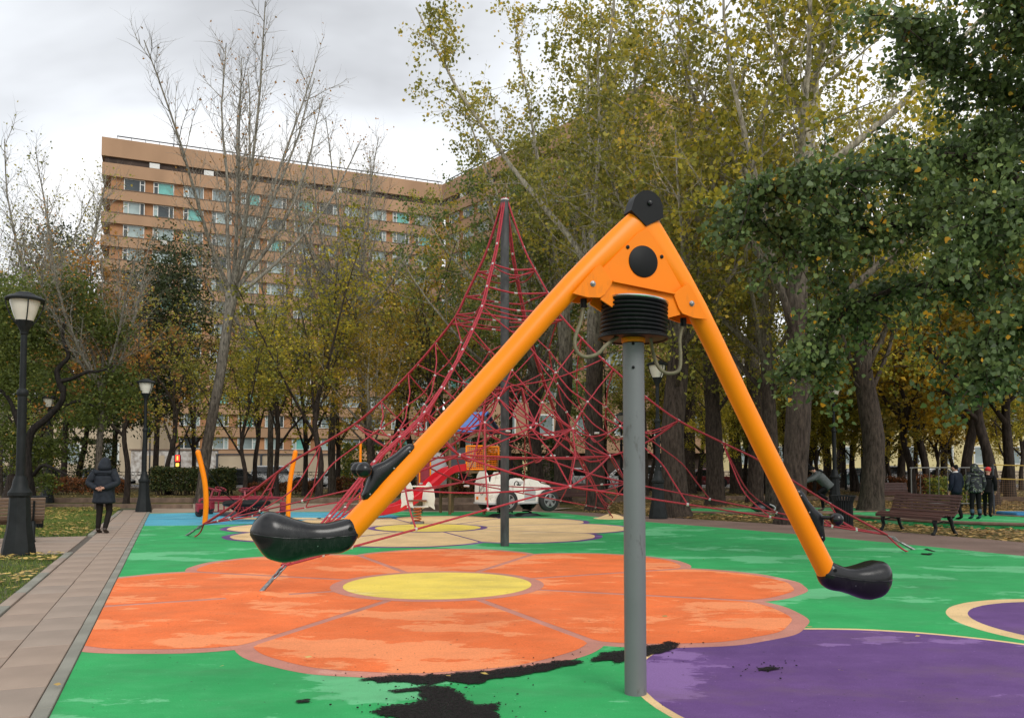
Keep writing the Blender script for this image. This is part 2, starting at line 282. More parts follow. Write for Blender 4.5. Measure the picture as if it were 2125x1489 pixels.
# ------------------------------------------------------------------ mesh helpers
def V(*a): return Vector(a)
def frame_from(t, ref=None):
    t = t.normalized(); ref = ref or (Vector((0, 0, 1)) if abs(t.z) < 0.93 else Vector((1, 0, 0)))
    a = (ref - t * ref.dot(t)).normalized()
    return a, t.cross(a)
class MB:
    """collects faces of one part; build() links them as one mesh object"""
    def __init__(s): s.v = []; s.f = []
    def add(s, vs, fs):
        o = len(s.v); s.v.extend([tuple(x) for x in vs]); s.f.extend([tuple(i + o for i in f) for f in fs]); return s
    def box(s, c, d, rot=None, bev=0.0):
        c = Vector(c); x, y, z = d[0] / 2, d[1] / 2, d[2] / 2
        if bev <= 0:
            vs = [Vector((a * x, b * y, e * z)) for e in (-1, 1) for a, b in ((-1, -1), (1, -1), (1, 1), (-1, 1))]
            fs = [(3, 2, 1, 0), (4, 5, 6, 7), (0, 1, 5, 4), (1, 2, 6, 5), (2, 3, 7, 6), (3, 0, 4, 7)]
        else:
            k = bev; vs = []
            for e, q in ((-z, k), (-z + k, 0), (z - k, 0), (z, k)):
                X, Y = x - q, y - q
                vs += [Vector((-X + (k if not q else 0), -Y, e)), Vector((X - (k if not q else 0), -Y, e)), Vector((X, -Y + (k if not q else 0), e)), Vector((X, Y - (k if not q else 0), e)),
                       Vector((X - (k if not q else 0), Y, e)), Vector((-X + (k if not q else 0), Y, e)), Vector((-X, Y - (k if not q else 0), e)), Vector((-X, -Y + (k if not q else 0), e))]
            fs = [(7, 6, 5, 4, 3, 2, 1, 0), (24, 25, 26, 27, 28, 29, 30, 31)]
            for r in range(3):
                for i in range(8):
                    j = (i + 1) % 8; fs.append((r * 8 + i, r * 8 + j, r * 8 + 8 + j, r * 8 + 8 + i))
        if rot is not None: vs = [rot @ p for p in vs]
        return s.add([p + c for p in vs], fs)
    def tube(s, pts, r, n=8, cap=True, closed=False, ref=None, flat=None):
        pts = [Vector(p) for p in pts]; m = len(pts)
        rs = r if isinstance(r, (list, tuple)) else [r] * m
        vs = []; a = None
        for i in range(m):
            if closed: t = pts[(i + 1) % m] - pts[i - 1]
            else: t = pts[min(i + 1, m - 1)] - pts[max(i - 1, 0)]
            if t.length < 1e-9: t = Vector((0, 0, 1))
            t.normalize()
            if a is None: a, b = frame_from(t, ref)
            else:
                a = a - t * a.dot(t)
                if a.length < 1e-6: a, b = frame_from(t)
                a.normalize(); b = t.cross(a)
            q = flat[i] if flat else 1.0
            for k in range(n):
                w = 2 * math.pi * k / n
                vs.append(pts[i] + a * (rs[i] * math.cos(w) * q) + b * (rs[i] * math.sin(w)))
        fs = []
        for i in range(m if closed else m - 1):
            i2 = (i + 1) % m
            for k in range(n):
                k2 = (k + 1) % n; fs.append((i * n + k, i * n + k2, i2 * n + k2, i2 * n + k))
        if cap and not closed:
            fs.append(tuple(range(n))[::-1]); fs.append(tuple(range((m - 1) * n, m * n)))
        return s.add(vs, fs)
    def lathe(s, prof, n=16, o=(0, 0, 0), axis=None, rot0=0.0, cap=True):
        o = Vector(o); ax = Vector(axis or (0, 0, 1)).normalized(); a, b = frame_from(ax, None if axis else Vector((1, 0, 0)))
        vs = []; fs = []
        for r, z in prof:
            for k in range(n):
                w = 2 * math.pi * k / n + rot0
                vs.append(o + ax * z + a * (r * math.cos(w)) + b * (r * math.sin(w)))
        for i in range(len(prof) - 1):
            for k in range(n):
                k2 = (k + 1) % n; fs.append((i * n + k, i * n + k2, i * n + n + k2, i * n + n + k))
        if cap:
            fs.append(tuple(range(n))[::-1]); fs.append(tuple(range((len(prof) - 1) * n, len(prof) * n)))
        return s.add(vs, fs)
    def sphere(s, c, r, n=12, m=8, sc=(1, 1, 1)):
        c = Vector(c); vs = [c + Vector((0, 0, -r * sc[2]))]
        for i in range(1, m):
            p = -math.pi / 2 + math.pi * i / m
            for k in range(n):
                w = 2 * math.pi * k / n
                vs.append(c + Vector((r * math.cos(p) * math.cos(w) * sc[0], r * math.cos(p) * math.sin(w) * sc[1], r * math.sin(p) * sc[2])))
        vs.append(c + Vector((0, 0, r * sc[2]))); L = len(vs) - 1
        fs = [(0, 1 + (k + 1) % n, 1 + k) for k in range(n)]
        for i in range(m - 2):
            for k in range(n):
                k2 = (k + 1) % n; fs.append((1 + i * n + k, 1 + i * n + k2, 1 + (i + 1) * n + k2, 1 + (i + 1) * n + k))
        fs += [(L, 1 + (m - 2) * n + k, 1 + (m - 2) * n + (k + 1) % n) for k in range(n)]
        return s.add(vs, fs)
    def prism(s, poly, o, ex, ey, th):
        """polygon in the plane (ex, ey) at o, thickness th about that plane"""
        o, ex, ey = Vector(o), Vector(ex), Vector(ey); nz = ex.cross(ey).normalized() * (th / 2); n = len(poly)
        a = [o + ex * x + ey * y for x, y in poly]
        vs = [p - nz for p in a] + [p + nz for p in a]
        fs = [tuple(range(n))[::-1], tuple(range(n, 2 * n))] + [(i, (i + 1) % n, n + (i + 1) % n, n + i) for i in range(n)]
        return s.add(vs, fs)
    def sheet(s, poly, z):
        n = len(poly); return s.add([(p[0], p[1], z) for p in poly], [tuple(range(n))])
    def loft(s, rings, cap=True):
        n = len(rings[0]); vs = [p for r in rings for p in r]; fs = []
        for i in range(len(rings) - 1):
            for k in range(n):
                k2 = (k + 1) % n; fs.append((i * n + k, i * n + k2, i * n + n + k2, i * n + n + k))
        if cap: fs.append(tuple(range(n))[::-1]); fs.append(tuple(range((len(rings) - 1) * n, len(rings) * n)))
        return s.add(vs, fs)
    def mesh(s, name, mat, smooth=None, off=None):
        me = bpy.data.meshes.new(name)
        vs = s.v if off is None else [(x - off[0], y - off[1], z - off[2]) for x, y, z in s.v]
        me.from_pydata(vs, [], s.f); me.materials.append(M[mat] if isinstance(mat, str) else mat)
        if smooth:
            me.shade_smooth(); me.set_sharp_from_angle(angle=R(smooth))
        me.update(); return me
    def build(s, name, mat, parent=None, smooth=35, world=True):
        off = tuple(parent_world(parent)) if (parent is not None and world) else None
        return link(name, s.mesh(name, mat, smooth, off), parent)
def parent_world(p):
    v = Vector((0, 0, 0))
    while p is not None: v += p.location; p = p.parent
    return v
def link(name, data, parent=None):
    o = bpy.data.objects.new(name, data); COL.objects.link(o)
    if parent is not None: o.parent = parent
    return o
def tag(o, label=None, cat=None, group=None, kind=None):
    if label: o['label'] = label
    if cat: o['category'] = cat
    if group: o['group'] = group
    if kind: o['kind'] = kind
    return o
def thing(name, label, cat, loc=(0, 0, 0), rz=0.0, group=None):
    o = bpy.data.objects.new(name, None); COL.objects.link(o); o.location = loc; o.rotation_euler = (0, 0, rz); o.empty_display_size = 0.2
    return tag(o, label, cat, group)
def copy_tree(o, parent=None):
    c = o.copy(); COL.objects.link(c); c.parent = parent
    for ch in list(o.children): copy_tree(ch, c)
    return c
def smoothpath(pts, k=6):
    """Catmull-Rom through pts"""
    pts = [Vector(p) for p in pts]; out = []
    for i in range(len(pts) - 1):
        p0, p1, p2, p3 = pts[max(i - 1, 0)], pts[i], pts[i + 1], pts[min(i + 2, len(pts) - 1)]
        for j in range(k):
            t = j / k
            out.append(0.5 * ((2 * p1) + (p2 - p0) * t + (2 * p0 - 5 * p1 + 4 * p2 - p3) * t * t + (3 * p1 - p0 - 3 * p2 + p3) * t ** 3))
    out.append(pts[-1]); return out
def interp(tab, t):
    for (a, x), (b, y) in zip(tab, tab[1:]):
        if t <= b: return x + (y - x) * (t - a) / (b - a) if b > a else y
    return tab[-1][1]
def leafmesh(name, C, size, mat, rnd, seed=0, hang=0.0, flatn=0.0, asp=0.8, fold=0.18, six=False):
    """one folded blade per leaf; rnd is the leaf's own hue 0..1"""
    g = np.random.default_rng(seed); N = len(C)
    d = g.normal(size=(N, 3)); d[:, 2] -= hang; d /= np.linalg.norm(d, axis=1)[:, None]
    w = g.normal(size=(N, 3)); w[:, 2] += flatn
    s = np.cross(d, w); s /= np.linalg.norm(s, axis=1)[:, None] + 1e-9
    n = np.cross(s, d)
    L = (size * g.uniform(0.65, 1.3, N))[:, None]
    if six:
        pts = np.stack([C - d * L * .5, C - d * L * .25 + s * L * asp * .5 + n * L * fold, C + d * L * .12 + s * L * asp * .38 + n * L * fold * .6, C + d * L * .55,
                        C + d * L * .12 - s * L * asp * .38 + n * L * fold * .6, C - d * L * .25 - s * L * asp * .5 + n * L * fold], 1)
    else:
        pts = np.stack([C - d * L * .5, C + s * L * asp * .5 + n * L * fold, C + d * L * .5, C - s * L * asp * .5 + n * L * fold], 1)
    k = pts.shape[1]
    me = bpy.data.meshes.new(name)
    me.vertices.add(N * k); me.vertices.foreach_set('co', pts.reshape(-1).astype(np.float32))
    me.loops.add(N * k); me.loops.foreach_set('vertex_index', np.arange(N * k, dtype=np.int32))
    me.polygons.add(N); me.polygons.foreach_set('loop_start', np.arange(0, N * k, k, dtype=np.int32))
    me.update(calc_edges=True)
    at = me.attributes.new('rnd', 'FLOAT', 'FACE'); at.data.foreach_set('value', np.clip(rnd, 0, 1).astype(np.float32))
    me.materials.append(M[mat] if isinstance(mat, str) else mat)
    return me

# ================================================================== THE SETTING
rng = random.Random(7)
g_ = MB(); g_.add([(-420, -60, -0.05), (420, -60, -0.05), (420, 700, -0.05), (-420, 700, -0.05)], [(0, 1, 2, 3)])
tag(g_.build('ground', 'soil', smooth=None), 'leaf-strewn park ground under the trees', kind='structure')

E0 = Vector((-2.78, 4.99, 0)); DS = Vector((-0.383, 0.924, 0)).normalized(); DN = Vector((-DS.y, DS.x, 0))   # along the left edge, and away from the playground
def SN(s, n, z=0.0): q = E0 + DS * s + DN * n; return Vector((q.x, q.y, z))
# right edge of the playground, read off the photograph
redge = [G(1105, 1061), G(1160, 1063.5), G(1221, 1070), G(1340, 1082), G(1500, 1094.5), G(1677, 1110), G(1900, 1130.5), G(2125, 1153), G(2420, 1190), G(2900, 1265)]
far = [SN(23.9, 0), G(520, 1061.5), G(830, 1061)]
outline = [SN(-9, 0), SN(0, 0)] + [SN(s, 0) for s in (6, 12, 18)] + far + redge + [Vector((9, -3, 0))]
ps = MB(); ps.sheet(outline, 0.0)
pg = tag(ps.build('playground_surface', 'green', smooth=None), 'green poured-rubber playground surface painted with flowers', kind='structure')

def in_poly(p, poly):
    c = False; n = len(poly)
    for i in range(n):
        a, b = poly[i], poly[i - 1]
        if (a[1] > p[1]) != (b[1] > p[1]) and p[0] < (b[0] - a[0]) * (p[1] - a[1]) / (b[1] - a[1]) + a[0]: c = not c
    return c
def clip_left(poly):
    """keep the part on the playground side of the left edge"""
    out = []
    side = lambda p: -((Vector((p[0], p[1], 0)) - E0).dot(DN)) - 0.001
    for i in range(len(poly)):
        a, b = poly[i - 1], poly[i]; sa, sb = side(a), side(b)
        if sa * sb < 0:
            t = sa / (sa - sb); out.append((a[0] + (b[0] - a[0]) * t, a[1] + (b[1] - a[1]) * t))
        if sb >= 0: out.append((b[0], b[1]))
    return out
def petal(cx, cy, ang, D, Rr, half, inset=0.0, rin=0.6, lin=0.0):
    """sector of a petal circle clipped between its two radial seams"""
    pts = []; cr, sr = math.cos(ang), math.sin(ang); N = 40
    Rq = Rr - inset
    for i in range(N + 1):
        th = -half + 2 * half * i / N
        rr = D * math.cos(th) + math.sqrt(max(Rq * Rq - (D * math.sin(th)) ** 2, 0))
        x, y = rr * math.cos(th), rr * math.sin(th)
        lim = math.tan(half) * x - lin / math.cos(half)
        y = max(-lim, min(lim, y))
        wob = 0.012 * math.sin(th * 37 + cx * 5)
        pts.append(((x + wob) * cr - y * sr + cx, (x + wob) * sr + y * cr + cy))
    x0 = rin; y0 = max(math.tan(half) * x0 - lin / math.cos(half), 0.01)
    for x, y in ((x0, y0), (x0, -y0)): pts.append((x * cr - y * sr + cx, x * sr + y * cr + cy))
    return pts
def disc(cx, cy, r, n=48, k=0.0): return [(cx + r * math.cos(2 * math.pi * i / n), cy + (r + k * math.sin(i * 2.1)) * math.sin(2 * math.pi * i / n)) for i in range(n)]
def flower(cx, cy, a0, D, Rr, rim_w, lin, rc, rim, fill, mid, z):
    for k in range(8):
        a = a0 + k * math.pi / 4
        pr = clip_left(petal(cx, cy, a, D, Rr, math.pi / 8, 0, 0.5))
        if len(pr) < 3: continue
        o = MB().sheet(pr, z + 0.00005 * k).build('petal_rim', rim, pg, None)
        pf = clip_left(petal(cx, cy, a, D, Rr, math.pi / 8, rim_w, 0.6, lin))
        if len(pf) >= 3: MB().sheet(pf, z + 0.0015 + 0.00005 * k).build('petal', fill, o, None)
    o = MB().sheet(disc(cx, cy, rc + rim_w * 1.0), z + 0.0032).build('flower_centre_rim', rim, pg, None)
    MB().sheet(disc(cx, cy, rc), z + 0.0046).build('flower_centre', mid, o, None)
flower(-0.95, 10.6, R(-87), 3.02, 1.68, 0.16, 0.05, 1.2, 'pink', 'orange', 'yellow', 0.0015)
flower(-2.1, 20.6, R(-92), 3.3, 1.85, 0.17, 0.035, 1.32, 'purple', 'cream', 'yellow', 0.0015)
# purple flower in the near corner
for c, r, w, z in (((5.95, 7.85), 1.62, 0.2, 0.0004), ((2.86, 5.72), 2.03, 0.065, 0.0008), ((7.9, 5.9), 1.8, 0.12, 0.0004), ((5.2, 3.2), 1.9, 0.08, 0.0010)):
    o = MB().sheet(disc(c[0], c[1], r, 72, 0.004), z).build('petal_rim', 'cream', pg, None)
    MB().sheet(disc(c[0], c[1], r - w, 72, 0.004), z + 0.0005).build('petal', 'purple', o, None)
# blue pond with darker rings at the far left
pond = clip_left([(p.x, p.y) for p in (G(300, 1090.5), G(400, 1089.5), G(520, 1086.5), G(600, 1088), G(700, 1086), G(790, 1078), G(832, 1071), G(800, 1065), G(700, 1062), G(500, 1062.2), G(300, 1065.5))])
po = MB().sheet(pond, 0.0022).build('pond', 'blue', pg, None)
def ring(cx, cy, rx, ry, w, n=40):
    m = MB(); vs = []
    for i in range(n):
        t = 2 * math.pi * i / n; vs += [(cx + rx * math.cos(t), cy + ry * math.sin(t), 0.0), (cx + (rx - w) * math.cos(t), cy + (ry - w) * math.sin(t), 0.0)]
    m.add([(x, y, 0.0048) for x, y, _ in vs], [(2 * i, 2 * ((i + 1) % n), 2 * ((i + 1) % n) + 1, 2 * i + 1) for i in range(n)]); return m
ring(-6.6, 22.9, 2.0, 1.0, 0.13).build('pond_ripple', 'dblue', pg, None)
ring(-4.6, 24.4, 1.2, 0.7, 0.12).build('pond_ripple', 'dblue', pg, None)
MB().sheet([(-6.9 + 1.55 * math.cos(t / 12 * math.pi), 24.3 + 0.45 * math.sin(t / 12 * math.pi)) for t in range(24)], 0.0048).build('sand_spot', 'cream', pg, None)
for (a, b) in (((-11.2, 25.0), (-7.9, 25.2)), ((-10.6, 23.9), (-7.8, 24.0)), ((-6, 25.9), (-3.6, 25.8))):
    MB().sheet([(a[0], a[1]), (b[0], b[1]), (b[0], b[1] + .06), (a[0], a[1] + .06)], 0.0048).build('pond_ripple', 'dblue', pg, None)
# torn places where black under-rubber shows
def jag(poly, amp=0.02, step=0.03, seed=1):
    r = random.Random(seed); out = []
    for i in range(len(poly)):
        a, b = Vector((*poly[i][:2], 0)), Vector((*poly[(i + 1) % len(poly)][:2], 0)); n = max(1, int((b - a).length / step))
        for k in range(n):
            q = a.lerp(b, k / n); j = mnoise.noise(Vector((q.x * 9, q.y * 9, seed))) * amp * 2.2
            out.append((q.x + j + r.uniform(-amp, amp) * .5, q.y + mnoise.noise(Vector((q.x * 9, q.y * 9, seed + 5))) * amp * 2 + r.uniform(-amp, amp) * .5))
    return out
def px(*l): return [G(u, v)[:2] for u, v in l]
torn = [
    px((735, 1411), (800, 1404), (900, 1401), (1000, 1394), (1080, 1385), (1150, 1374), (1195, 1370), (1205, 1374), (1160, 1388), (1100, 1398), (1040, 1408), (975, 1420), (930, 1412), (900, 1422), (850, 1418), (780, 1415)),
    px((880, 1424), (930, 1425), (960, 1440), (965, 1455), (1000, 1462), (1040, 1461), (1035, 1476), (1040, 1500), (860, 1500), (800, 1484), (775, 1478), (800, 1466), (860, 1460), (880, 1448), (870, 1435)),
    px((1225, 1372), (1245, 1357), (1300, 1351), (1345, 1342), (1390, 1333), (1412, 1335), (1400, 1344), (1370, 1358), (1330, 1364), (1300, 1371), (1285, 1378), (1270, 1370)),
    px((1572, 1387), (1600, 1384), (1616, 1388), (1600, 1393), (1578, 1392)),
    px((612, 1455), (640, 1452), (644, 1457), (618, 1460)),
    px((800, 1434), (875, 1427), (880, 1433), (820, 1438)),
    px((1910, 1142), (1925, 1138), (1942, 1145), (1930, 1152), (1912, 1150)),
]
def crumble(poly, seed, cell=0.0085, warp=0.05):
    """ragged hole made of small cells, so its edge breaks up into crumbs and islands"""
    r = random.Random(seed); xs = [p[0] for p in poly]; ys = [p[1] for p in poly]; m = MB()
    nx, ny = int((max(xs) - min(xs) + .16) / cell), int((max(ys) - min(ys) + .16) / cell)
    for i in range(nx):
        for j in range(ny):
            x, y = min(xs) - .08 + i * cell, min(ys) - .08 + j * cell; q = Vector((x * 7, y * 7, seed)); wx = wy = 0.0; a = warp
            for k in range(4):
                wx += mnoise.noise(q) * a; wy += mnoise.noise(q + Vector((9.1, 3.3, 0))) * a; q = q * 2.3; a *= .62
            if in_poly((x + wx, y + wy * .8), poly):
                h = 0.0085 + r.random() * 0.0035; s = cell * r.uniform(.78, 1.0)
                a0 = r.uniform(0, 1.6); c_, s_ = math.cos(a0) * s, math.sin(a0) * s
                m.add([(x + c_, y + s_, h), (x - s_, y + c_, h + r.uniform(-.001, .001)), (x - c_, y - s_, h), (x + s_, y - c_, h + r.uniform(-.001, .001))], [(0, 1, 2, 3)])
    return m
for i, t in enumerate(torn):
    small = i >= 3
    tag(crumble(t, i + 3, 0.0085, 0.022 if small else 0.055).build('torn_patch', 'torn', pg, None), kind='stuff')
cr = MB(); r2 = random.Random(4)
for i in range(260):
    t = torn[r2.choice((0, 0, 1, 1, 1, 2, 2, 3))]; q = r2.choice(t); a = r2.uniform(0, 6.3); d = abs(r2.gauss(0, .16))
    s = r2.uniform(0.002, 0.007); c = Vector((q[0] + d * math.cos(a), q[1] + d * math.sin(a), 0.0105 + s * .3))
    cr.box(c, (s * 2, s * 1.4, s), Matrix.Rotation(r2.uniform(0, 3), 3, 'Z'))
tag(cr.build('rubber_crumbs', 'torn', pg, None), kind='stuff')

# ------------------------------------------------ the slab path along the playground
bed = MB().sheet([SN(-9, 0.003), SN(-9, 1.03), SN(26.0, 1.03), SN(26.0, 0.003)], -0.006)
path = tag(bed.build('path', 'mortar', smooth=None), 'straight path of pinkish paving slabs beside the rubber surface', kind='structure')
ROTS = Matrix.Rotation(math.atan2(DS.y, DS.x), 3, 'Z')
def slab_row(n0, n1, step, s0, s1, h, mats, name, gap=0.007, jit=0.0, par=path):
    s = s0; meshes = {}
    while s < s1:
        L = step
        k = rng.choice(mats)
        if k not in meshes:
            meshes[k] = MB().box((0, 0, 0), (L - gap, n1 - n0 - gap, 0.06), ROTS, 0.004).mesh(name, k, None)
        o = link(name, meshes[k], par)
        c = SN(s + L / 2, (n0 + n1) / 2, h - 0.03 + rng.uniform(-0.0025, 0.0025)); o.location = c - parent_world(par)
        o.rotation_euler = (rng.uniform(-.003, .003), rng.uniform(-.003, .003), 0)
        s += L
slab_row(0.004, 0.105, 1.0, -8.8, 25.9, 0.012, ['kerbg'], 'kerb_stone')
slab_row(0.105, 0.50, 0.72, -8.6, 25.9, 0.015, ['slab', 'slab', 'slab2'], 'paving_slab')
slab_row(0.50, 0.905, 0.72, -8.95, 25.9, 0.015, ['slab', 'slab', 'slab2'], 'paving_slab')
slab_row(0.905, 1.03, 1.0, -8.5, 10.5, 0.035, ['slab2', 'kerbg'], 'kerb_stone')
slab_row(0.905, 1.03, 1.0, 14.5, 25.4, 0.035, ['slab2', 'kerbg'], 'kerb_stone')
bed2 = MB().sheet([SN(10.55, 1.03), SN(10.55, 14), SN(14.5, 14), SN(14.5, 1.03)], -0.006)
cpath = tag(bed2.build('path', 'mortar', smooth=None), 'paved cross path leading off past the bench and lamp', kind='structure')
for i in range(10): slab_row(1.035 + i * 1.3, 1.035 + i * 1.3 + 1.3, 0.785, 10.56, 14.45, 0.012, ['slab2', 'slab'], 'paving_slab', 0.004, 0, cpath)
# pale path running behind the playground, brown path on its right
bk = [SN(25.98, 0.0), SN(23.92, 0.0), G(400, 1062.3), G(520, 1061.2), G(830, 1060.7), G(1105, 1060.7), G(1190, 1053), G(900, 1043), G(620, 1043), G(330, 1045)]
tag(MB().sheet(bk, -0.008).build('path', 'bpath', smooth=None), 'pale paved path behind the blue pond and slide', kind='structure')
up = [G(1130, 1057), G(1300, 1067), G(1400, 1074), G(1560, 1083), G(1700, 1090), G(1850, 1101), G(2125, 1124), G(2450, 1155), G(3000, 1215)]
m = MB(); lo = redge[:1] + redge[2:]
lo = [p for p in redge]
def resample(pl, n):
    L = [0]
    for a, b in zip(pl, pl[1:]): L.append(L[-1] + (b - a).length)
    out = []
    for i in range(n):
        t = L[-1] * i / (n - 1); k = max(j for j in range(len(L)) if L[j] <= t + 1e-9); k = min(k, len(pl) - 2)
        out.append(pl[k].lerp(pl[k + 1], (t - L[k]) / max(L[k + 1] - L[k], 1e-9)))
    return out
A_, B_ = resample(lo, 30), resample(up, 30)
m.add([(p.x, p.y, -0.006) for p in A_] + [(p.x, p.y, -0.006) for p in B_], [(i, i + 1, 31 + i, 30 + i) for i in range(29)])
tag(m.build('path', 'apath', smooth=None), 'brown asphalt path curving round the green rubber past the bench', kind='structure')
# road beyond the fence with its pavement
tag(MB().sheet([(-160, 60.5), (160, 60.5), (160, 76), (-160, 76)], -0.02).build('road', 'road', smooth=None), 'grey street behind the iron fence', kind='structure')
tag(MB().box((0, 59.6, 0), (320, 1.7, 0.14)).build('pavement', 'bpath', smooth=None), 'narrow pavement between fence and street', kind='structure')
# low timber kerbs: along the back path and round the lawn
def kerb(a, b, h, w, n, label, mat='board'):
    a, b = Vector(a), Vector(b); d = b - a; L = d.length / n; rot = Matrix.Rotation(math.atan2(d.y, d.x), 3, 'Z')
    e = tag(thing('kerb', label, None, a), kind='structure'); me = MB().box((0, 0, 0), (L - 0.012, w, h), rot, 0.008).mesh('kerb_board', mat, None)
    for i in range(n):
        o = link('kerb_board', me, e); o.location = d * ((i + .5) / n) + Vector((0, 0, h / 2 - 0.05 + rng.uniform(-.006, .006)))
    return e
kerb((-46, 36.5, 0), (5, 36.5, 0), 0.22, 0.14, 24, 'brown kerb behind the back path below the hedge')
kerb((-30, 30.6, 0), (-11.9, 30.6, 0), 0.2, 0.14, 9, 'brown kerb edging the lawn behind the lamp post')
kerb((4, 40, 0), (40, 36.5, 0), 0.2, 0.14, 16, 'low brown kerb crossing the leafy ground under the poplars')
kerb((-6.2, 29.0, 0), (1.2, 29.0, 0), 0.26, 0.16, 5, 'timber sandpit edge behind the red slide')
kerb((-5.6, 31.0, 0), (1.8, 31.0, 0), 0.24, 0.14, 5, 'far timber edge of the sandpit')
# green rubber pads with kerbs beyond the brown path
def pad(c, rx, ry, rot, z, label):
    pts = [(c[0] + rx * math.cos(t) * math.cos(rot) - ry * math.sin(t) * math.sin(rot), c[1] + rx * math.cos(t) * math.sin(rot) + ry * math.sin(t) * math.cos(rot)) for t in [2 * math.pi * i / 40 for i in range(40)]]
    m = MB(); n = 40
    m.add([(x, y, -0.06) for x, y in pts] + [(x, y, z) for x, y in pts], [tuple(range(40, 80))] + [(i, (i + 1) % n, 40 + (i + 1) % n, 40 + i) for i in range(n)])
    o = tag(m.build('rubber_pad', 'green', smooth=None), label, kind='structure')
    MB().tube([(x, y, z - 0.005) for x, y in pts], 0.045, 6, closed=True).build('pad_kerb', 'board', o, 40)
pad((8.3, 28.2), 3.0, 1.6, R(-10), 0.03, 'small green rubber pad under the backpack')
pad((12.4, 23.2), 3.2, 2.0, R(-58), 0.10, 'raised green rubber pad where the three children stand')
pad((11.0, 28.4), 2.6, 1.5, R(-20), 0.05, 'green rubber pad behind the litter bin')
tag(MB().box((17.6, 25.2, 0.05), (4.6, 1.4, 0.16), Matrix.Rotation(R(-8), 3, 'Z'), 0.04).build('rubber_pad', 'dblue', smooth=None), 'long dark blue mat beside the netted enclosure', kind='structure')
# anchor mounds of the net
def mound(c, r, h, mat):
    m = MB(); rings = []
    for i in range(7):
        t = i / 6; rr = r * (1 - t); z = h * (1 - (1 - t) ** 2) if i else 0.0
        z = h * (0.5 - 0.5 * math.cos(math.pi * t)) + 0.002
        rings.append([Vector((c[0] + (rr + .002) * (1 + .2 * mnoise.noise(Vector((math.cos(w) * 2, math.sin(w) * 2, c[0])))) * math.cos(w), c[1] + (rr + .002) * math.sin(w), z)) for w in [2 * math.pi * k / 20 for k in range(20)]])
    m.loft(rings); return m.build('rubber_mound', mat, pg, 60)

# ------------------------------------------------ fallen leaves and grass
gn = np.random.default_rng(11)
def scatter(name, label, n, region, size, mat, seed, z=0.0, dens=None, cat=None, lift=0.04):
    """region(g, n) -> n x 2 points"""
    g = np.random.default_rng(seed); q = region(g, n); C = np.zeros((len(q), 3)); C[:, :2] = q; C[:, 2] = z + g.uniform(0.006, lift, len(q))
    me = leafmesh(name, C, size, mat, g.beta(2, 2, len(q)), seed, hang=0, flatn=6.0, asp=0.85, fold=0.1)
    # lie flat: squash heights about each leaf's own centre
    co = np.empty(len(me.vertices) * 3, dtype=np.float32); me.vertices.foreach_get('co', co); co = co.reshape(-1, 4, 3)
    zc = C[:, None, 2]; co[:, :, 2] = zc + (co[:, :, 2] - zc) * 0.25; co[:, :, 2] = np.maximum(co[:, :, 2], z + 0.003)
    me.vertices.foreach_set('co', co.reshape(-1)); me.update()
    return tag(link(name, me), label, cat, kind='stuff')
def keep(q, f): return q[np.array([f(x, y) for x, y in q])]
def clumped(g, n, x0, x1, y0, y1, f, sc=0.6, thr=-0.15):
    out = []
    while sum(map(len, out)) < n:
        q = np.stack([g.uniform(x0, x1, n), g.uniform(y0, y1, n)], 1)
        w = np.array([mnoise.noise(Vector((x * sc, y * sc, 3.7))) for x, y in q])
        q = q[w > thr + g.normal(size=len(q)) * .18]; out.append(keep(q, f))
    return np.concatenate(out)[:n]
def sn_of(x, y): d = Vector((x, y, 0)) - E0; return d.dot(DS), d.dot(DN)
def lawn_near(x, y): s, n = sn_of(x, y); return n > 1.06 and s < 10.5
def lawn_mid(x, y): s, n = sn_of(x, y); return n > 1.06 and s > 14.55 and y < 30.5
tag(MB().sheet([SN(-9, 1.03), SN(10.55, 1.03), SN(10.55, 14), SN(-9, 14)], 0.0).build('lawn', pm('lawn_soil', (0.055, 0.06, 0.02), 0.95, var=0.4, ns=2), smooth=None), 'near lawn beside the slab path', kind='structure')
tag(MB().sheet([SN(14.5, 1.03), SN(26, 1.03), (-13.6, 30.6), (-40, 30.6), SN(14.5, 30)], 0.0).build('lawn', bpy.data.materials['lawn_soil'], smooth=None), 'lawn between the cross path and the back kerb', kind='structure')
scatter('fallen_leaves', 'yellow fallen leaves on the near lawn', 7000, lambda g, n: clumped(g, n, -12, -4.4, 5, 15.5, lawn_near, 1.1, -0.05), 0.085, 'l_fall', 21, 0.03)
scatter('fallen_leaves', 'yellow fallen leaves on the lawn behind the cross path', 9000, lambda g, n: clumped(g, n, -22, -9, 17, 30.4, lawn_mid, 0.8, -0.1), 0.095, 'l_fall', 22, 0.03)
scatter('fallen_leaves', 'thin scatter of fallen leaves along the back kerb', 9000, lambda g, n: clumped(g, n, -44, 3, 37, 57, lambda x, y: True, 0.3, -0.2), 0.13, 'l_fallb', 23, -0.05)
def right_leaf(x, y):
    u = 1062.5 + 1700 * x / y; v = 970 + 2550 / y
    return v < interp([(1100, 1052), (1300, 1065), (1400, 1072), (1560, 1081), (1700, 1088), (1850, 1099), (2125, 1122), (2450, 1152), (3000, 1213)], u)
scatter('fallen_leaves', 'thick brown and yellow leaf litter beside the brown path', 26000, lambda g, n: clumped(g, n, 2.5, 24, 15, 37, right_leaf, 0.4, -0.5), 0.12, 'l_fallb', 24, -0.05, lift=.07)
scatter('fallen_leaves', 'leaf litter under the far trees', 9000, lambda g, n: clumped(g, n, 4, 42, 37, 58, lambda x, y: True, 0.3, -0.5), 0.16, 'l_fallb', 25, -0.05, lift=.07)
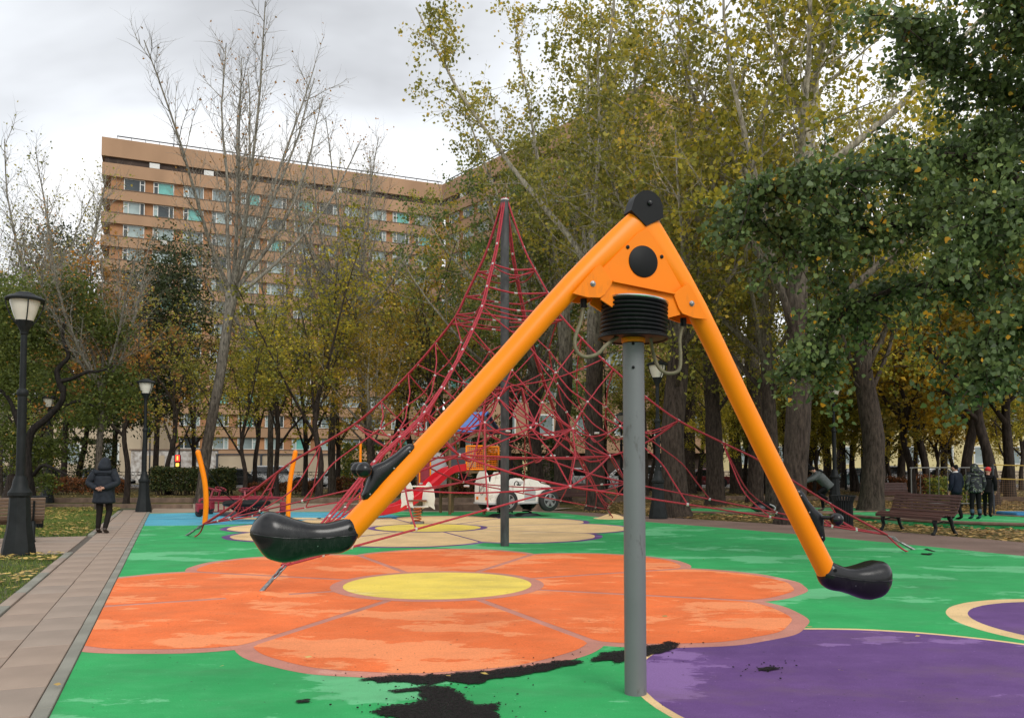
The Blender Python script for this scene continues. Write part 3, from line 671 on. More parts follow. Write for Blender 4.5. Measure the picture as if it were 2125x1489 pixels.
q = [(G(u, v)) for u, v in ((845, 1262), (1680, 1307), (1150, 1299), (460, 1395), (1745, 1405), (120, 1432), (1905, 1330), (240, 1308), (90, 1112), (930, 1410), (1005, 1409), (640, 1372), (1380, 1290), (1460, 1165))]
scatter('fallen_leaves', 'few stray leaves lying on the painted rubber', 14, lambda g, n: np.array([[p.x, p.y] for p in q]), 0.06, 'l_fall', 26, 0.02)
def grass(name, label, n, reg, seed, h, w):
    g = np.random.default_rng(seed); p = reg(g, n); N = len(p)
    a = g.uniform(0, 6.283, N); H = h * g.uniform(.5, 1.3, N); lean = g.normal(size=(N, 2)) * .45 * H[:, None]
    pts = np.zeros((N, 3, 3)); pts[:, 0, :2] = p + np.stack([np.cos(a), np.sin(a)], 1) * w; pts[:, 1, :2] = p - np.stack([np.cos(a), np.sin(a)], 1) * w; pts[:, 2, :2] = p + lean; pts[:, 2, 2] = H
    me = bpy.data.meshes.new(name); me.vertices.add(N * 3); me.vertices.foreach_set('co', pts.reshape(-1).astype(np.float32))
    me.loops.add(N * 3); me.loops.foreach_set('vertex_index', np.arange(N * 3, dtype=np.int32)); me.polygons.add(N); me.polygons.foreach_set('loop_start', np.arange(0, N * 3, 3, dtype=np.int32)); me.update(calc_edges=True)
    at = me.attributes.new('rnd', 'FLOAT', 'FACE'); at.data.foreach_set('value', g.random(N).astype(np.float32)); me.materials.append(M['grass'])
    return tag(link(name, me), label, kind='stuff')
grass('grass', 'short grass of the near lawn', 42000, lambda g, n: clumped(g, n, -12, -4.4, 6, 15.5, lawn_near, 1.5, -0.6), 31, 0.05, 0.006)
grass('grass', 'grass of the lawn behind the cross path', 90000, lambda g, n: clumped(g, n, -20, -8.8, 17.5, 30.4, lawn_mid, 1.0, -0.4), 32, 0.07, 0.010)

# ================================================================== TILTING CAROUSEL (two seats on an orange A-frame)
PSI, TILT, HALF, ARM = R(19), R(6.3), R(36.7), 2.91
BX = G(1319, 1438)
car_ = thing('spinning_seesaw', 'orange A-frame carousel with two black saddle seats turning on a grey post', 'carousel', BX)
HX = V(math.cos(PSI), math.sin(PSI), 0); UPV = V(0, 0, 1)
AX = UPV * math.cos(TILT) + HX * math.sin(TILT)          # frame's own up
HP = HX * math.cos(TILT) - UPV * math.sin(TILT)          # frame's own right
NB = HP.cross(AX).normalized()                            # towards the viewer or away
if NB.y > 0: NB = -NB                                     # NB points at the camera side
PIV = BX + V(0, 0, 2.45)
APEX = PIV + AX * 0.81
def FR(x, y, z=0.0): return APEX + HP * x + AX * y + NB * z     # frame coordinates: right, up, towards camera
MB().lathe([(0.073, 0), (0.073, 2.34)], 28, BX).build('post', 'steel', car_, 40)
for z in (2.33, 2.17): MB().sphere(BX + V(-0.012, -0.072, z), 0.011, 8, 6).build('post_bolt', 'blkm', car_)
MB().lathe([(0.078, 2.345), (0.080, 2.35), (0.080, 2.39), (0.07, 2.40)], 28, BX).build('collar', 'mpaint2', car_)
# ribbed bellows, bending from the upright post to the tilted frame
rings = []; NR = 9
for i in range(NR * 4 + 1):
    t = i / (NR * 4); ph = (i % 4)
    r = 0.226 - (0.016 if ph == 0 else 0.004 if ph in (1, 3) else 0.0) + 0.006 * (1 - t)
    ax = UPV.lerp(AX, 0.15 + 0.6 * t).normalized(); c = BX + V(0, 0, 2.375) + V(0, 0, 0.245 * t) + HX * (0.012 * t)
    a, b = frame_from(ax, V(1, 0, 0)); rings.append([c + a * (r * math.cos(w)) + b * (r * math.sin(w)) for w in [2 * math.pi * k / 40 for k in range(40)]])
bl = MB().loft(rings).build('bellows', 'blkm', car_, 50)
for t, rr, mt in ((1.0, 0.222, 'chrome'), (0.0, 0.232, 'blkm')):
    c = BX + V(0, 0, 2.375 + 0.245 * t) + HX * (0.012 * t); ax = UPV.lerp(AX, 0.15 + .6 * t).normalized(); a, b = frame_from(ax, V(1, 0, 0))
    MB().tube([c + a * (rr * math.cos(w)) + b * (rr * math.sin(w)) for w in [2 * math.pi * k / 40 for k in range(40)]], 0.009, 8, closed=True).build('clamp_ring', mt, bl)
# arms: tubes flattened and bent where they meet under the cap
def armpts(s):
    d = V(s * math.sin(HALF), -math.cos(HALF), 0); top = V(s * 0.055, -0.02, 0)
    pts = []
    for t in (0.0, 0.03, 0.07, 0.12, 0.18, 0.26, 0.36, 0.5, 0.65, 0.8, 0.92, 1.0):
        q = V(0, 0, 0) + d * (ARM * t)
        bend = 0.050 * max(0, 1 - t / 0.26) ** 2 - 0.022 * math.exp(-((t - 0.3) / 0.2) ** 2)
        q += V(s * math.cos(HALF), math.sin(HALF), 0) * (-bend)
        pts.append((q, t))
    return pts
for s in (-1, 1):
    ap = armpts(s); pts = [FR(q.x, q.y) for q, t in ap]
    rad = [0.105, 0.103, 0.098, 0.09, 0.082, 0.076, 0.073, 0.072, 0.072, 0.072, 0.072, 0.072]
    fl = [0.42, 0.44, 0.50, 0.64, 0.82, 0.95, 1, 1, 1, 1, 1, 1]
    MB().tube(pts, rad, 28, ref=NB, flat=fl).build('arm', 'mpaint', car_, 50)
# black cap over the apex: a rounded plate with a pointed lower edge
cp = [(0.122 * math.sin(t), 0.012 + 0.128 * math.cos(t)) for t in [R(-85 + 170 * i / 20) for i in range(21)]]
cp = cp + [(0.134, -0.035), (0.0, -0.125), (-0.134, -0.035)]
cp = [(x * .93, y * .93) for x, y in cp[::-1]]
capo = MB().prism(cp, FR(0, 0), HP, AX, 0.112).build('top_cap', 'blkm', car_, 40)
for z in (0.057,): MB().lathe([(0.019, 0), (0.019, 0.008), (0.012, 0.017), (0.0, 0.019)], 14, FR(0.008, 0.045, z), NB).build('bolt', 'blk', capo)
# gusset plate, front and back skins, with a round black disc
gp = [(0.0, -0.13), (0.06, -0.18), (0.40, -0.60), (0.38, -0.64), (-0.38, -0.64), (-0.40, -0.60), (-0.06, -0.18)]
for z in (0.05, -0.05):
    g1 = MB().prism(gp, FR(0, 0, z), HP, AX, 0.012).build('gusset_plate', 'mpaint2', car_, None)
    MB().lathe([(0.108, 0), (0.108, 0.006), (0.104, 0.008)], 40, FR(0.0, -0.365, z + (0.006 if z > 0 else -0.006)), NB if z > 0 else -NB).build('black_disc', 'blkm', g1, 30)
    for x, y in ((-0.125, -0.29), (0.135, -0.305)): MB().lathe([(0.013, 0), (0.013, .006), (0.006, .010)], 10, FR(x, y, z + (.006 if z > 0 else -.006)), NB if z > 0 else -NB).build('bolt', 'blkm', g1)
# cross beam: bent bracket with end tabs
for z in (0.082, -0.082):
    th = 0.014
    beam = [(-0.30, -0.685), (-0.275, -0.585), (-0.235, -0.552), (0.235, -0.552), (0.275, -0.585), (0.30, -0.685), (0.18, -0.735), (-0.18, -0.735)]
    b1 = MB().prism(beam, FR(0, 0, z), HP, AX, th).build('cross_beam', 'mpaint2', car_, None)
    MB().prism([(-.235, -.016), (.235, -.016), (.235, .016), (-.235, .016)], FR(0, -.556, z + (.022 if z > 0 else -.022)), HP, NB, .010).build('beam_flange', 'mpaint2', b1, None)
    for s in (-1, 1):
        tabp = [(s * 0.225, -0.555), (s * 0.33, -0.46), (s * 0.365, -0.49), (s * 0.505, -0.685), (s * 0.40, -0.692), (s * 0.31, -0.678), (s * 0.28, -0.65)]
        if s < 0: tabp = tabp[::-1]
        t1 = MB().prism(tabp, FR(0, 0, z + (0.014 if z > 0 else -0.014)), HP, AX, th).build('side_tab', 'mpaint2', b1, None)
        MB().lathe([(0.019, 0), (0.019, 0.005), (0.013, 0.006), (0.013, .014), (0.0, .017)], 12, FR(s * 0.372, -0.598, z + (0.021 if z > 0 else -0.021)), NB if z > 0 else -NB).build('bolt', 'zinc', t1)
MB().prism([(-0.17, -0.06), (0.17, -0.06), (0.17, 0.06), (-0.17, 0.06)], FR(0, -0.742), HP, NB, 0.014).build('pivot_plate', 'mpaint2', car_, None)
for sx in (-.1, .1): MB().prism([(0, 0), (0.028, 0), (0.008, 0.055)], FR(sx, -0.735, 0.0765), HP, AX, 0.012).build('rib', 'mpaint2', car_, None)
# hanging cable loops
def cable(pts, lab): MB().tube(smoothpath(pts, 6), 0.0125, 8).build('cable_loop', 'cable', car_, 60)
Lq = FR(-0.38, -0.71, 0.0); Rq = FR(0.38, -0.71, 0.0)
cable([Lq, Lq + V(-.02, -.02, -.12), Lq + V(-.06, -.05, -.24), Lq + V(-.055, -.06, -.32), Lq + V(.0, -.06, -.365), Lq + V(.085, -.05, -.345), Lq + V(.145, -.03, -.285), BX + V(-.10, -.03, 2.39)], '')
cable([Rq, Rq + V(-.03, -.02, -.12), Rq + V(-.03, -.04, -.24), Rq + V(-.045, -.05, -.34), Rq + V(-.12, -.05, -.36), Rq + V(-.18, -.04, -.32), Rq + V(-.215, -.02, -.22), BX + V(.11, -.02, 2.39)], '')
for q in (Lq, Rq): MB().lathe([(0.022, -0.03), (0.022, 0.03)], 10, q).build('cable_gland', 'blkm', car_)
# saddle seats
TOP = [(0, .07), (.05, .118), (.15, .10), (.3, .079), (.45, .081), (.6, .104), (.75, .136), (.85, .146), (.93, .118), (.975, .072), (1, .03)]
BOT = [(0, -.015), (.05, -.075), (.15, -.106), (.3, -.112), (.45, -.130), (.6, -.154), (.7, -.16), (.85, -.132), (.93, -.07), (.975, -.025), (1, .0)]
WID = [(0, .055), (.06, .088), (.2, .096), (.4, .10), (.6, .125), (.8, .14), (.9, .118), (.96, .075), (1, .012)]
def smooth_tab(tab, t, d=0.03): return sum(interp(tab, min(1, max(0, t + k * d))) * w for k, w in ((-1, .25), (0, .5), (1, .25))) if 0.03 < t < 0.97 else interp(tab, t)
def seat(o, ex, up):
    ey = up.cross(ex).normalized(); LN = 0.61; rings = []; seam = []
    for i in range(37):
        t = i / 36; zt, zb, w = smooth_tab(TOP, t), smooth_tab(BOT, t), smooth_tab(WID, t); zm = 0.012 - 0.045 * math.sin(math.pi * min(1, t * 1.02)) * 0.5
        zm = min(max(zm, zb + .004), zt - .004)
        rg = []
        for k in range(24):
            a = 2 * math.pi * k / 24; ca, sa = math.cos(a), math.sin(a)
            yy = math.copysign(abs(ca) ** 0.8, ca) * w
            hh = (zt - zm) if sa >= 0 else (zm - zb)
            # a shallow hollow along the saddle top
            zz = zm + math.copysign(abs(sa) ** 0.8, sa) * hh - (0.014 * math.exp(-(yy / .045) ** 2) * math.sin(math.pi * t) if sa > .6 else 0)
            rg.append(o + ex * (t * LN) + ey * yy + up * zz)
        rings.append(rg); seam.append((o + ex * (t * LN), ey, up, w, zm))
    so = MB().loft(rings).build('seat', 'blk', car_, 70)
    for s in (-1, 1): MB().tube([c + e_ * (s * (w + 0.0005)) + u_ * zm for c, e_, u_, w, zm in seam[1:-1]], 0.0038, 6).build('seam_bead', 'blk', so, 60)
    for s in (-1, 1):
        c, e_, u_, w, zm = seam[3]; MB().lathe([(0.013, 0), (0.013, .004), (0.007, .004), (0.007, .001)], 12, c + e_ * (s * (w - .002)) + u_ * 0.045, e_ * s).build('bolt_recess', 'blkm', so)
        c, e_, u_, w, zm = seam[14]; MB().lathe([(0.011, 0), (0.011, .005), (0.004, .008)], 10, c + e_ * (s * (w - .012)) - u_ * 0.05, e_ * s).build('bolt', 'zinc', so)
    return so
for s in (-1, 1):
    q, t = armpts(s)[-1]; end = FR(q.x, q.y)
    ex = (HX * s + UPV * (0.03 if s < 0 else -0.10)).normalized(); up = (UPV - ex * UPV.dot(ex)).normalized()
    seat(end - ex * 0.045 + up * (-0.03), ex, up)
# grab consoles with two ball grips each
for s in (-1, 1):
    d = V(s * math.sin(HALF), -math.cos(HALF), 0); nrm = V(s * math.cos(HALF), math.sin(HALF), 0)
    D3 = (HP * d.x + AX * d.y).normalized(); N3 = (HP * nrm.x + AX * nrm.y).normalized(); B3 = D3.cross(N3)
    o = FR(*(d * (ARM * (0.782 if s < 0 else 0.775)))[:2]) + N3 * 0.052
    prof = [(0, .03, .030), (.015, .045, .046), (.04, .055, .05), (.12, .064, .05), (.20, .085, .052), (.26, .115, .055), (.30, .112, .056), (.345, .08, .056), (.40, .055, .054), (.43, .045, .05), (.45, .022, .03)]
    rings = []
    for x, h, w in prof:
        rings.append([o + D3 * x + B3 * (w * math.copysign(abs(math.cos(a)) ** .6, math.cos(a))) + N3 * (-.01 + (h + .01) * (0.5 + 0.5 * math.copysign(abs(math.sin(a)) ** .7, math.sin(a)))) for a in [2 * math.pi * k / 20 for k in range(20)]])
    co = MB().loft(rings).build('grab_console', 'blk', car_, 60)
    for k in (-1, 1):
        a = o + D3 * 0.275 + N3 * 0.075; b = o + D3 * 0.325 + N3 * 0.145 + B3 * (k * 0.115)
        g1 = MB().tube(smoothpath([a, a.lerp(b, .5) + N3 * .012, b], 5), 0.0155, 10).build('grip_stalk', 'blk', co, 60)
        MB().sphere(b, 0.048, 18, 12).build('ball_grip', 'blk', g1, 60)
    for x in (0.05, 0.19, 0.40):
        for k in (-1, 1): MB().sphere(o + D3 * x + B3 * (k * .050) + N3 * 0.012, 0.007, 8, 6).build('screw', 'zinc', co)

# ================================================================== ROPE PYRAMID
MC = V(-0.14, 15.83, 0); MTOP = 6.72
net = thing('rope_pyramid', 'red rope climbing pyramid hung from a dark steel mast', 'climbing net', MC)
mast = MB().tube([MC + V(0, 0, z) for z in (0, 1, 2, 3, 4, 5, 6, MTOP)], 0.083, 20).build('mast', 'mast', net, 50)
MB().lathe([(0.083, 0), (0.075, .03), (0.04, .05)], 16, MC + V(0, 0, MTOP)).build('mast_cap', 'clamp', mast)
ANC = [V(-2.99, 9.7, 0), V(-7.06, 17.68, 0), V(2.96, 24.38, 0), V(7.23, 14.66, 0)]
ZW = [(0, 6.74), (.012, 6.6), (.05, 5.78), (.078, 5.35), (.113, 4.87), (.143, 4.46), (.2, 3.97), (.253, 3.56), (.31, 3.17), (.3617, 2.83), (.4426, 2.38), (.55, 1.96), (.649, 1.58), (.80, .85), (.93, .30)]
def PW(i, w, dz=0.0):
    q = MC.lerp(ANC[i], w); return V(q.x, q.y, interp(ZW, w) + dz)
NODES = set()
def clampat(p, d, L=0.07, r=0.026):
    d = d.normalized(); me = CLM
    o = link('rope_clamp', me, net); o.location = p - MC; o.rotation_euler = d.to_track_quat('Z', 'Y').to_euler(); o.scale = (r / .034, r / .034, L / .085)
CLM = MB().lathe([(0.02, -.035), (0.026, -.028), (0.026, .028), (0.02, .035)], 8).mesh('rope_clamp', 'clamp', 40)
def rope(pts, r=0.0155, k=4, name='rope'):
    return MB().tube(smoothpath(pts, k) if k > 1 else pts, r, 6).build(name, 'rope', net, 70)
def sag(a, b, s=0.0, inw=0.0):
    m = a.lerp(b, .5); m = m + V(0, 0, -s) + (V(MC.x, MC.y, m.z) - m) * inw
    return [a, a.lerp(m, .52) + V(0, 0, -s * .2), m, b.lerp(m, .52) + V(0, 0, -s * .2), b]
WL = [.143, .2, .28, .3617, .4426]
for i in range(4):
    side = (ANC[i] - MC).cross(UPV).normalized()
    for k in (-1, 1):
        ws = [0.0, .012, .05, .078, .113, .143, .2, .253, .31, .3617, .4426, .55, .649, .80, .93]
        pts = [PW(i, w) + side * (k * (0.02 + (0.05 * max(0, w - .6) * 2 if k > 0 else -0.0))) for w in ws]
        pts[0] = V(MC.x, MC.y, MTOP + .05) + (ANC[i] - MC).normalized() * 0.06 + side * k * .02
        rope(pts, 0.0175, 4, 'main_rope')
    for w in (.05, .078, .113, .143, .2, .253, .31, .3617, .4426, .55, .649, .80): clampat(PW(i, w), PW(i, w + .01) - PW(i, w - .01), .06, .034)
# upper rings
for w, dz in ((.078, 0), (.113, 0), (.14, .02), (.15, -.06)):
    for i in range(4):
        a, b = PW(i, w, dz), PW((i + 1) % 4, w, dz)
        rope(sag(a, b, .05, .18), 0.018, 3)
        if w in (.078, .14): rope(sag(a + V(0, 0, -.05), b + V(0, 0, -.05), .12, .05), 0.0125, 3)
        m = sag(a, b, .05, .18); clampat(m[2], b - a, .11, .026)
# outer diamond lattice on each face, and its lower hem
def face(i, k, j):
    """node j of row k between main rope i and the next one"""
    a, b = PW(i, WL[k]), PW((i + 1) % 4, WL[k]); n = k + 1; t = j / n
    q = a.lerp(b, t); pull = 4 * t * (1 - t)
    q = q + (V(MC.x, MC.y, q.z) - q) * (0.16 * pull); q.z -= 0.16 * pull * (0.4 + .2 * k)
    return q
rj = random.Random(5)
MID = []
for i in range(4):
    i2 = (i + 1) % 4; mm = ANC[i].lerp(ANC[i2], .5); MID.append(MC.lerp(mm, .50) + V(0, 0, 1.18))
for i in range(4):
    i2 = (i + 1) % 4
    for k in range(4):
        for j in range(k + 2):
            for dj in (0, 1):
                a, b = face(i, k, j), face(i, k + 1, j + dj)
                if (dj == 0 and j == 0) or (dj == 1 and j == k + 1): continue
                rope(sag(a, b, .015 + .05 * rj.random(), .02), 0.0135, 3)
                if 0 < j + dj < k + 2: clampat(b, V(rj.uniform(-1, 1), rj.uniform(-1, 1), .6), .05, .03)
    # the horizontal hem at the last row, in swags
    for j in range(5):
        a, b = face(i, 4, j), face(i, 4, j + 1); rope(sag(a, b, .16, .03), 0.0135, 3)
        if j % 2: clampat(a.lerp(b, .5) + V(0, 0, -.10), b - a, .11, .024)
    # hem nodes down to the low rope
    e1_, e2_ = ANC[i].lerp(MC, .07) + V(0, 0, .30), ANC[i2].lerp(MC, .07) + V(0, 0, .30)
    for j, b in ((1, MID[i].lerp(e1_, .36)), (2, MID[i]), (3, MID[i]), (4, MID[i].lerp(e2_, .36))):
        rope(sag(face(i, 4, j), b, -.03, -.05), 0.0135, 3); clampat(b, V(.2, .3, 1), .06, .034)
    rope([e1_, MID[i]], 0.0155, 1, 'low_rope'); rope([MID[i], e2_], 0.0155, 1, 'low_rope')
    clampat(MID[i], V(0, 0, 1), .06, .036); clampat(MID[i].lerp(MID[i - 1], .5), MID[i] - MID[i - 1], .12, .026)
    rope(sag(MID[i], MID[i - 1], .12, 0), 0.0135, 4)
    # arch links between the main rope and the low ropes near the anchor
    for w, f in ((.55, .62), (.69, .82), (.80, .9)):
        p = PW(i, w)
        for M_ in (MID[i], MID[i - 1]):
            lo = M_.lerp(ANC[i].lerp(MC, .07) + V(0, 0, .3), f) 
            m_ = p.lerp(lo, .5); out = (lo - p); out.z = 0
            rope([p, p.lerp(lo, .3) - out * .12, p.lerp(lo, .7) - out * .22 + V(0, 0, 0), lo], 0.0135, 4); clampat(lo, V(.3, 0, 1), .06, .03)
# inner net: two square rings, spokes to the mast and a waist
INN = [MC.lerp(ANC[i], .27) + V(0, 0, 1.72) for i in range(4)]; INU = [MC.lerp(MID[i], .52) for i in range(4)]; INU = [V(p.x, p.y, 2.30) for p in INU]
CEN = [MC + V(.35 * math.cos(a), .35 * math.sin(a), 3.05) for a in (0.3, 1.87, 3.44, 5.01)]
for i in range(4):
    i2 = (i + 1) % 4
    for dz in (0,): rope(sag(INN[i] + V(0, 0, dz), INN[i2] + V(0, 0, dz), .04, 0), 0.0155, 3)
    rope(sag(INU[i], INU[i2], .12, 0), 0.0135, 3); rope(sag(INU[i], INN[i], .06, 0), 0.0135, 3); rope(sag(INU[i], INN[i2], .06, 0), 0.0135, 3)
    rope(sag(INN[i], MID[i], .05, 0), .0185, 3); rope(sag(INN[i2], MID[i], .05, 0), .0185, 3)
    rope(sag(INN[i], PW(i, .4426), .1, 0), .0185, 3)
    for c in CEN: rope(sag(INU[i], c, .08, 0), .0125, 3) if (c - INU[i]).length < 1.75 else None
    rope(sag(CEN[i], CEN[i2], .05, 0), .0125, 3); rope(sag(CEN[i], PW(i, .253), .1, 0), .0125, 3); rope(sag(INU[i], face(i, 3, 2), .05, 0), .0125, 3)
    rope(sag(INU[i], face(i, 4, 3), .1, 0), .0125, 3); rope([INN[i], INN[i].lerp(MC, .3) + V(0, 0, .5), CEN[(i + 2) % 4]], .017, 4)
    clampat(INN[i], V(0, 0, 1), .07, .036); clampat(INU[i], V(1, 0, .2), .06, .032); clampat(INN[i].lerp(INN[i2], .4), INN[i2] - INN[i], .13, .026)
# anchors: turnbuckle rod, shackles, slack safety rope
for i, mt in enumerate(('orange', 'green', 'cream', 'green')):
    g0 = ANC[i]; e1 = PW(i, .93); d = (e1 - g0).normalized(); L = (e1 - g0).length
    a1 = MB().tube([g0 - d * .05, g0 + d * (L * .08), g0 + d * (L * .5), g0 + d * (L * .58)], [.020, .026, .024, .013], 10).build('anchor_rod', 'zinc', net, 50)
    s_, u_ = frame_from(d)
    for k, (f, rr) in enumerate(((.66, .05), (.78, .045), (.90, .05))):
        c = g0 + d * (L * f); A, B = (s_, d) if k % 2 else (u_, d)
        MB().tube([c + A * (rr * .6 * math.cos(w)) + B * (rr * 1.5 * math.sin(w)) for w in [2 * math.pi * q / 14 for q in range(14)]], .0105, 6, closed=True).build('shackle', 'zinc', a1, 60)
    sd_ = V(-d.y, d.x, 0).normalized()
    rope([e1, e1.lerp(g0, .35) + sd_ * .10 + V(0, 0, -.10), e1.lerp(g0, .75) + sd_ * .08 + V(0, 0, -.09), g0 + V(0, 0, .03) + d * .02], .016, 5, 'safety_rope')
    mound(g0 - d * .0, 0.36 if i != 2 else .55, 0.05 if i not in (2,) else .14, mt)

# ================================================================== TREES
def grow(seed, trunk, r0, r1, specs, leaf_lv, flare=0.35, knob=0.0, sides=12):
    """trunk: list of points; specs: one dict per branching level. Returns (branch tubes MB, leaf anchor points, their clump id)."""
    r = random.Random(seed); mb = MB(); anchors = []
    pts = smoothpath(trunk, 5) if len(trunk) > 2 else [Vector(trunk[0]).lerp(Vector(trunk[1]), i / 8) for i in range(9)]
    m = len(pts); rad = []
    H = pts[-1].z - pts[0].z
    for i, p in enumerate(pts):
        t = i / (m - 1); q = r0 + (r1 - r0) * t; z = p.z - pts[0].z
        q *= 1 + flare * math.exp(-z / 0.35) + 0.10 * mnoise.noise(Vector((seed, z * 1.3, 0))) + knob * math.exp(-((t - 1) / 0.06) ** 2)
        rad.append(q)
    n0 = len(mb.v); mb.tube(pts, rad, sides)
    for i in range(n0, len(mb.v)):                      # lumpy bark outline
        v = Vector(mb.v[i]); k = (i - n0) // sides; k = min(k, m - 1); c = pts[k]; d = v - c
        mb.v[i] = tuple(c + d * (1 + 0.13 * mnoise.noise(Vector((d.x * 6, d.y * 6, v.z * 1.1 + seed)))))
    level = [(pts, rad, 0)]
    for li, S in enumerate(specs):
        nxt = []
        for bp, br, cid in level:
            L = len(bp) - 1; n = r.randint(*S['n']); ang0 = r.uniform(0, 6.28)
            for j in range(n):
                t = S['t'][0] + (S['t'][1] - S['t'][0]) * ((j + r.random()) / n)
                x = t * L; k = min(int(x), L - 1); o = bp[k].lerp(bp[k + 1], x - k); rr = br[k] + (br[k + 1] - br[k]) * (x - k)
                td = (bp[min(k + 1, L)] - bp[max(k - 1, 0)]).normalized()
                a, b = frame_from(td); az = ang0 + j * 2.4 + r.uniform(-.5, .5); an = R(r.uniform(*S['ang']))
                d = td * math.cos(an) + (a * math.cos(az) + b * math.sin(az)) * math.sin(an)
                ln = r.uniform(*S['len']) * (1 - S.get('fall', 0) * t); sg = S['seg']; q = [o]; cur = o; dd = d
                for s_ in range(sg):
                    dd = (dd + Vector((r.gauss(0, 1), r.gauss(0, 1), r.gauss(0, 1))) * S['wob'] + Vector((0, 0, S['up']))).normalized()
                    cur = cur + dd * (ln / sg); q.append(cur)
                ra = min(rr * 0.9, S['r'] * (ln / S['len'][1]) ** .6); rd = [ra * (1 - 0.8 * i / sg) for i in range(sg + 1)]
                rd[0] *= 1.15
                mb.tube(q, rd, S['side'], cap=False)
                c2 = r.random() if li < 2 else cid + r.gauss(0, .06)
                nxt.append((q, rd, c2))
                if li >= leaf_lv:
                    for i in range(1, len(q)):
                        f = i / (len(q) - 1)
                        anchors.append((q[i], c2)); anchors.append((q[i - 1].lerp(q[i], .5), c2))
        level = nxt
    return mb, anchors
def leaves_from(anchors, N, sig, size, mat, seed, z0=None, **k):
    g = np.random.default_rng(seed); A = np.array([tuple(p) for p, c in anchors]); c = np.array([c for p, c in anchors])
    keepn = max(int(len(A) * .42), 60); sub = g.permutation(len(A))[:keepn]          # leaves gather on some shoots and leave others bare
    wgt = g.gamma(1.1, 1.0, keepn); i = sub[g.choice(keepn, N, p=wgt / wgt.sum())]; C = A[i] + g.normal(size=(N, 3)) * sig * g.uniform(.45, 1.25, N)[:, None]
    rnd = np.clip(0.12 + 0.5 * c[i] + g.normal(size=N) * .17, 0, 1)
    return leafmesh('crown', C, size, mat, rnd, seed + 1, **k)
def make_tree(name, mb, bark, crown, label, loc, rz=0, sc=1.0, group=None):
    t = thing(name, label, 'tree', loc, rz, group); t.scale = (sc, sc, sc)
    link('trunk', mb if not isinstance(mb, MB) else mb.mesh('trunk', bark, 60), t)
    if crown is not None: link('crown', crown, t)
    return t
def copy_tree_obj(src, label, loc, rz, sc, mat=None, bark=None):
    t = copy_tree(src); t.location = loc; t.rotation_euler = (0, 0, rz); t.scale = sc if isinstance(sc, tuple) else (sc, sc, sc); t['label'] = label
    for ch in t.children:
        mm = mat if ch.name.startswith('crown') else bark
        if mm:
            ch.material_slots[0].link = 'OBJECT'; ch.material_slots[0].material = M[mm]
    return t
# prototypes -------------------------------------------------------
POP = [dict(n=(7, 9), t=(.72, 1.0), ang=(12, 42), len=(8, 13), seg=7, wob=.07, up=.10, r=.135, side=7),
       dict(n=(11, 14), t=(.08, .97), ang=(30, 65), len=(1.6, 4.6), fall=.55, seg=4, wob=.16, up=.07, r=.035, side=4),
       dict(n=(6, 9), t=(.15, 1), ang=(30, 75), len=(.5, 1.5), seg=2, wob=.25, up=.02, r=.012, side=3)]
POP2 = [dict(n=(10, 12), t=(.45, 1.0), ang=(18, 60), len=(6, 12), fall=.25, seg=7, wob=.09, up=.11, r=.12, side=7)] + POP[1:]
BARE = [dict(n=(9, 10), t=(.93, 1.0), ang=(10, 50), len=(9, 12.5), seg=8, wob=.05, up=.10, r=.105, side=7),
        dict(n=(20, 25), t=(.10, .98), ang=(22, 45), len=(1.5, 4.4), fall=.6, seg=5, wob=.12, up=.10, r=.030, side=4),
        dict(n=(10, 13), t=(.12, 1), ang=(25, 55), len=(.5, 1.5), fall=.3, seg=3, wob=.2, up=.08, r=.013, side=3)]
MAP = [dict(n=(4, 5), t=(.55, 1.0), ang=(18, 50), len=(4, 6.5), seg=6, wob=.12, up=.08, r=.075, side=6),
       dict(n=(8, 10), t=(.15, .98), ang=(30, 75), len=(1.4, 3.2), fall=.4, seg=4, wob=.2, up=.03, r=.028, side=4),
       dict(n=(6, 8), t=(.15, 1), ang=(30, 80), len=(.5, 1.3), seg=2, wob=.3, up=-.02, r=.010, side=3)]
protos = {}
def proto(key, seed, trunk, r0, r1, specs, N, sig, size, mat, bark, flare=.35, knob=0., **k):
    mb, an = grow(seed, trunk, r0, r1, specs, 1 if N > 3000 else 2, flare, knob)
    protos[key] = (mb.mesh('trunk', bark, 60), leaves_from(an, N, sig, size, mat, seed, **k) if N else None)
proto('popA', 3, [V(0, 0, -.1), V(.1, .05, 3), V(-.1, .1, 6), V(.1, 0, 9.5)], .36, .26, POP, 16000, .19, .14, 'l_olive', 'bark', knob=.25, hang=.5)
proto('popB', 8, [V(0, 0, -.1), V(-.15, 0, 2.5), V(.15, .1, 5), V(0, .2, 8)], .40, .28, POP2, 16500, .19, .14, 'l_olive', 'bark', knob=.15, hang=.5)
proto('popC', 14, [V(0, 0, -.1), V(.25, 0, 3), V(.3, .1, 6), V(.7, .1, 11)], .32, .20, POP2, 14500, .19, .14, 'l_olive', 'bark', hang=.5)
proto('bareA', 5, [V(0, 0, -.1), V(.25, 0, 2.5), V(.75, 0, 5.5), V(1.25, 0, 9.3)], .235, .20, BARE, 700, .12, .11, 'l_rust', 'barkg', knob=.5)
proto('bareB', 9, [V(0, 0, -.1), V(.1, 0, 3), V(-.1, 0, 6), V(0, 0, 8)], .22, .16, BARE, 2200, .15, .12, 'l_olive', 'barkg', knob=.2)
proto('mapA', 21, [V(0, 0, -.1), V(.1, 0, 1.2), V(.35, .05, 2.6), V(.4, 0, 4)], .16, .11, MAP, 9500, .2, .135, 'l_yel', 'barkd', flatn=.6)
proto('mapB', 25, [V(0, 0, -.1), V(-.05, 0, 1), V(-.3, .1, 2.2), V(-.2, 0, 3.4)], .14, .09, MAP, 8500, .2, .135, 'l_yel', 'barkd', flatn=.6)
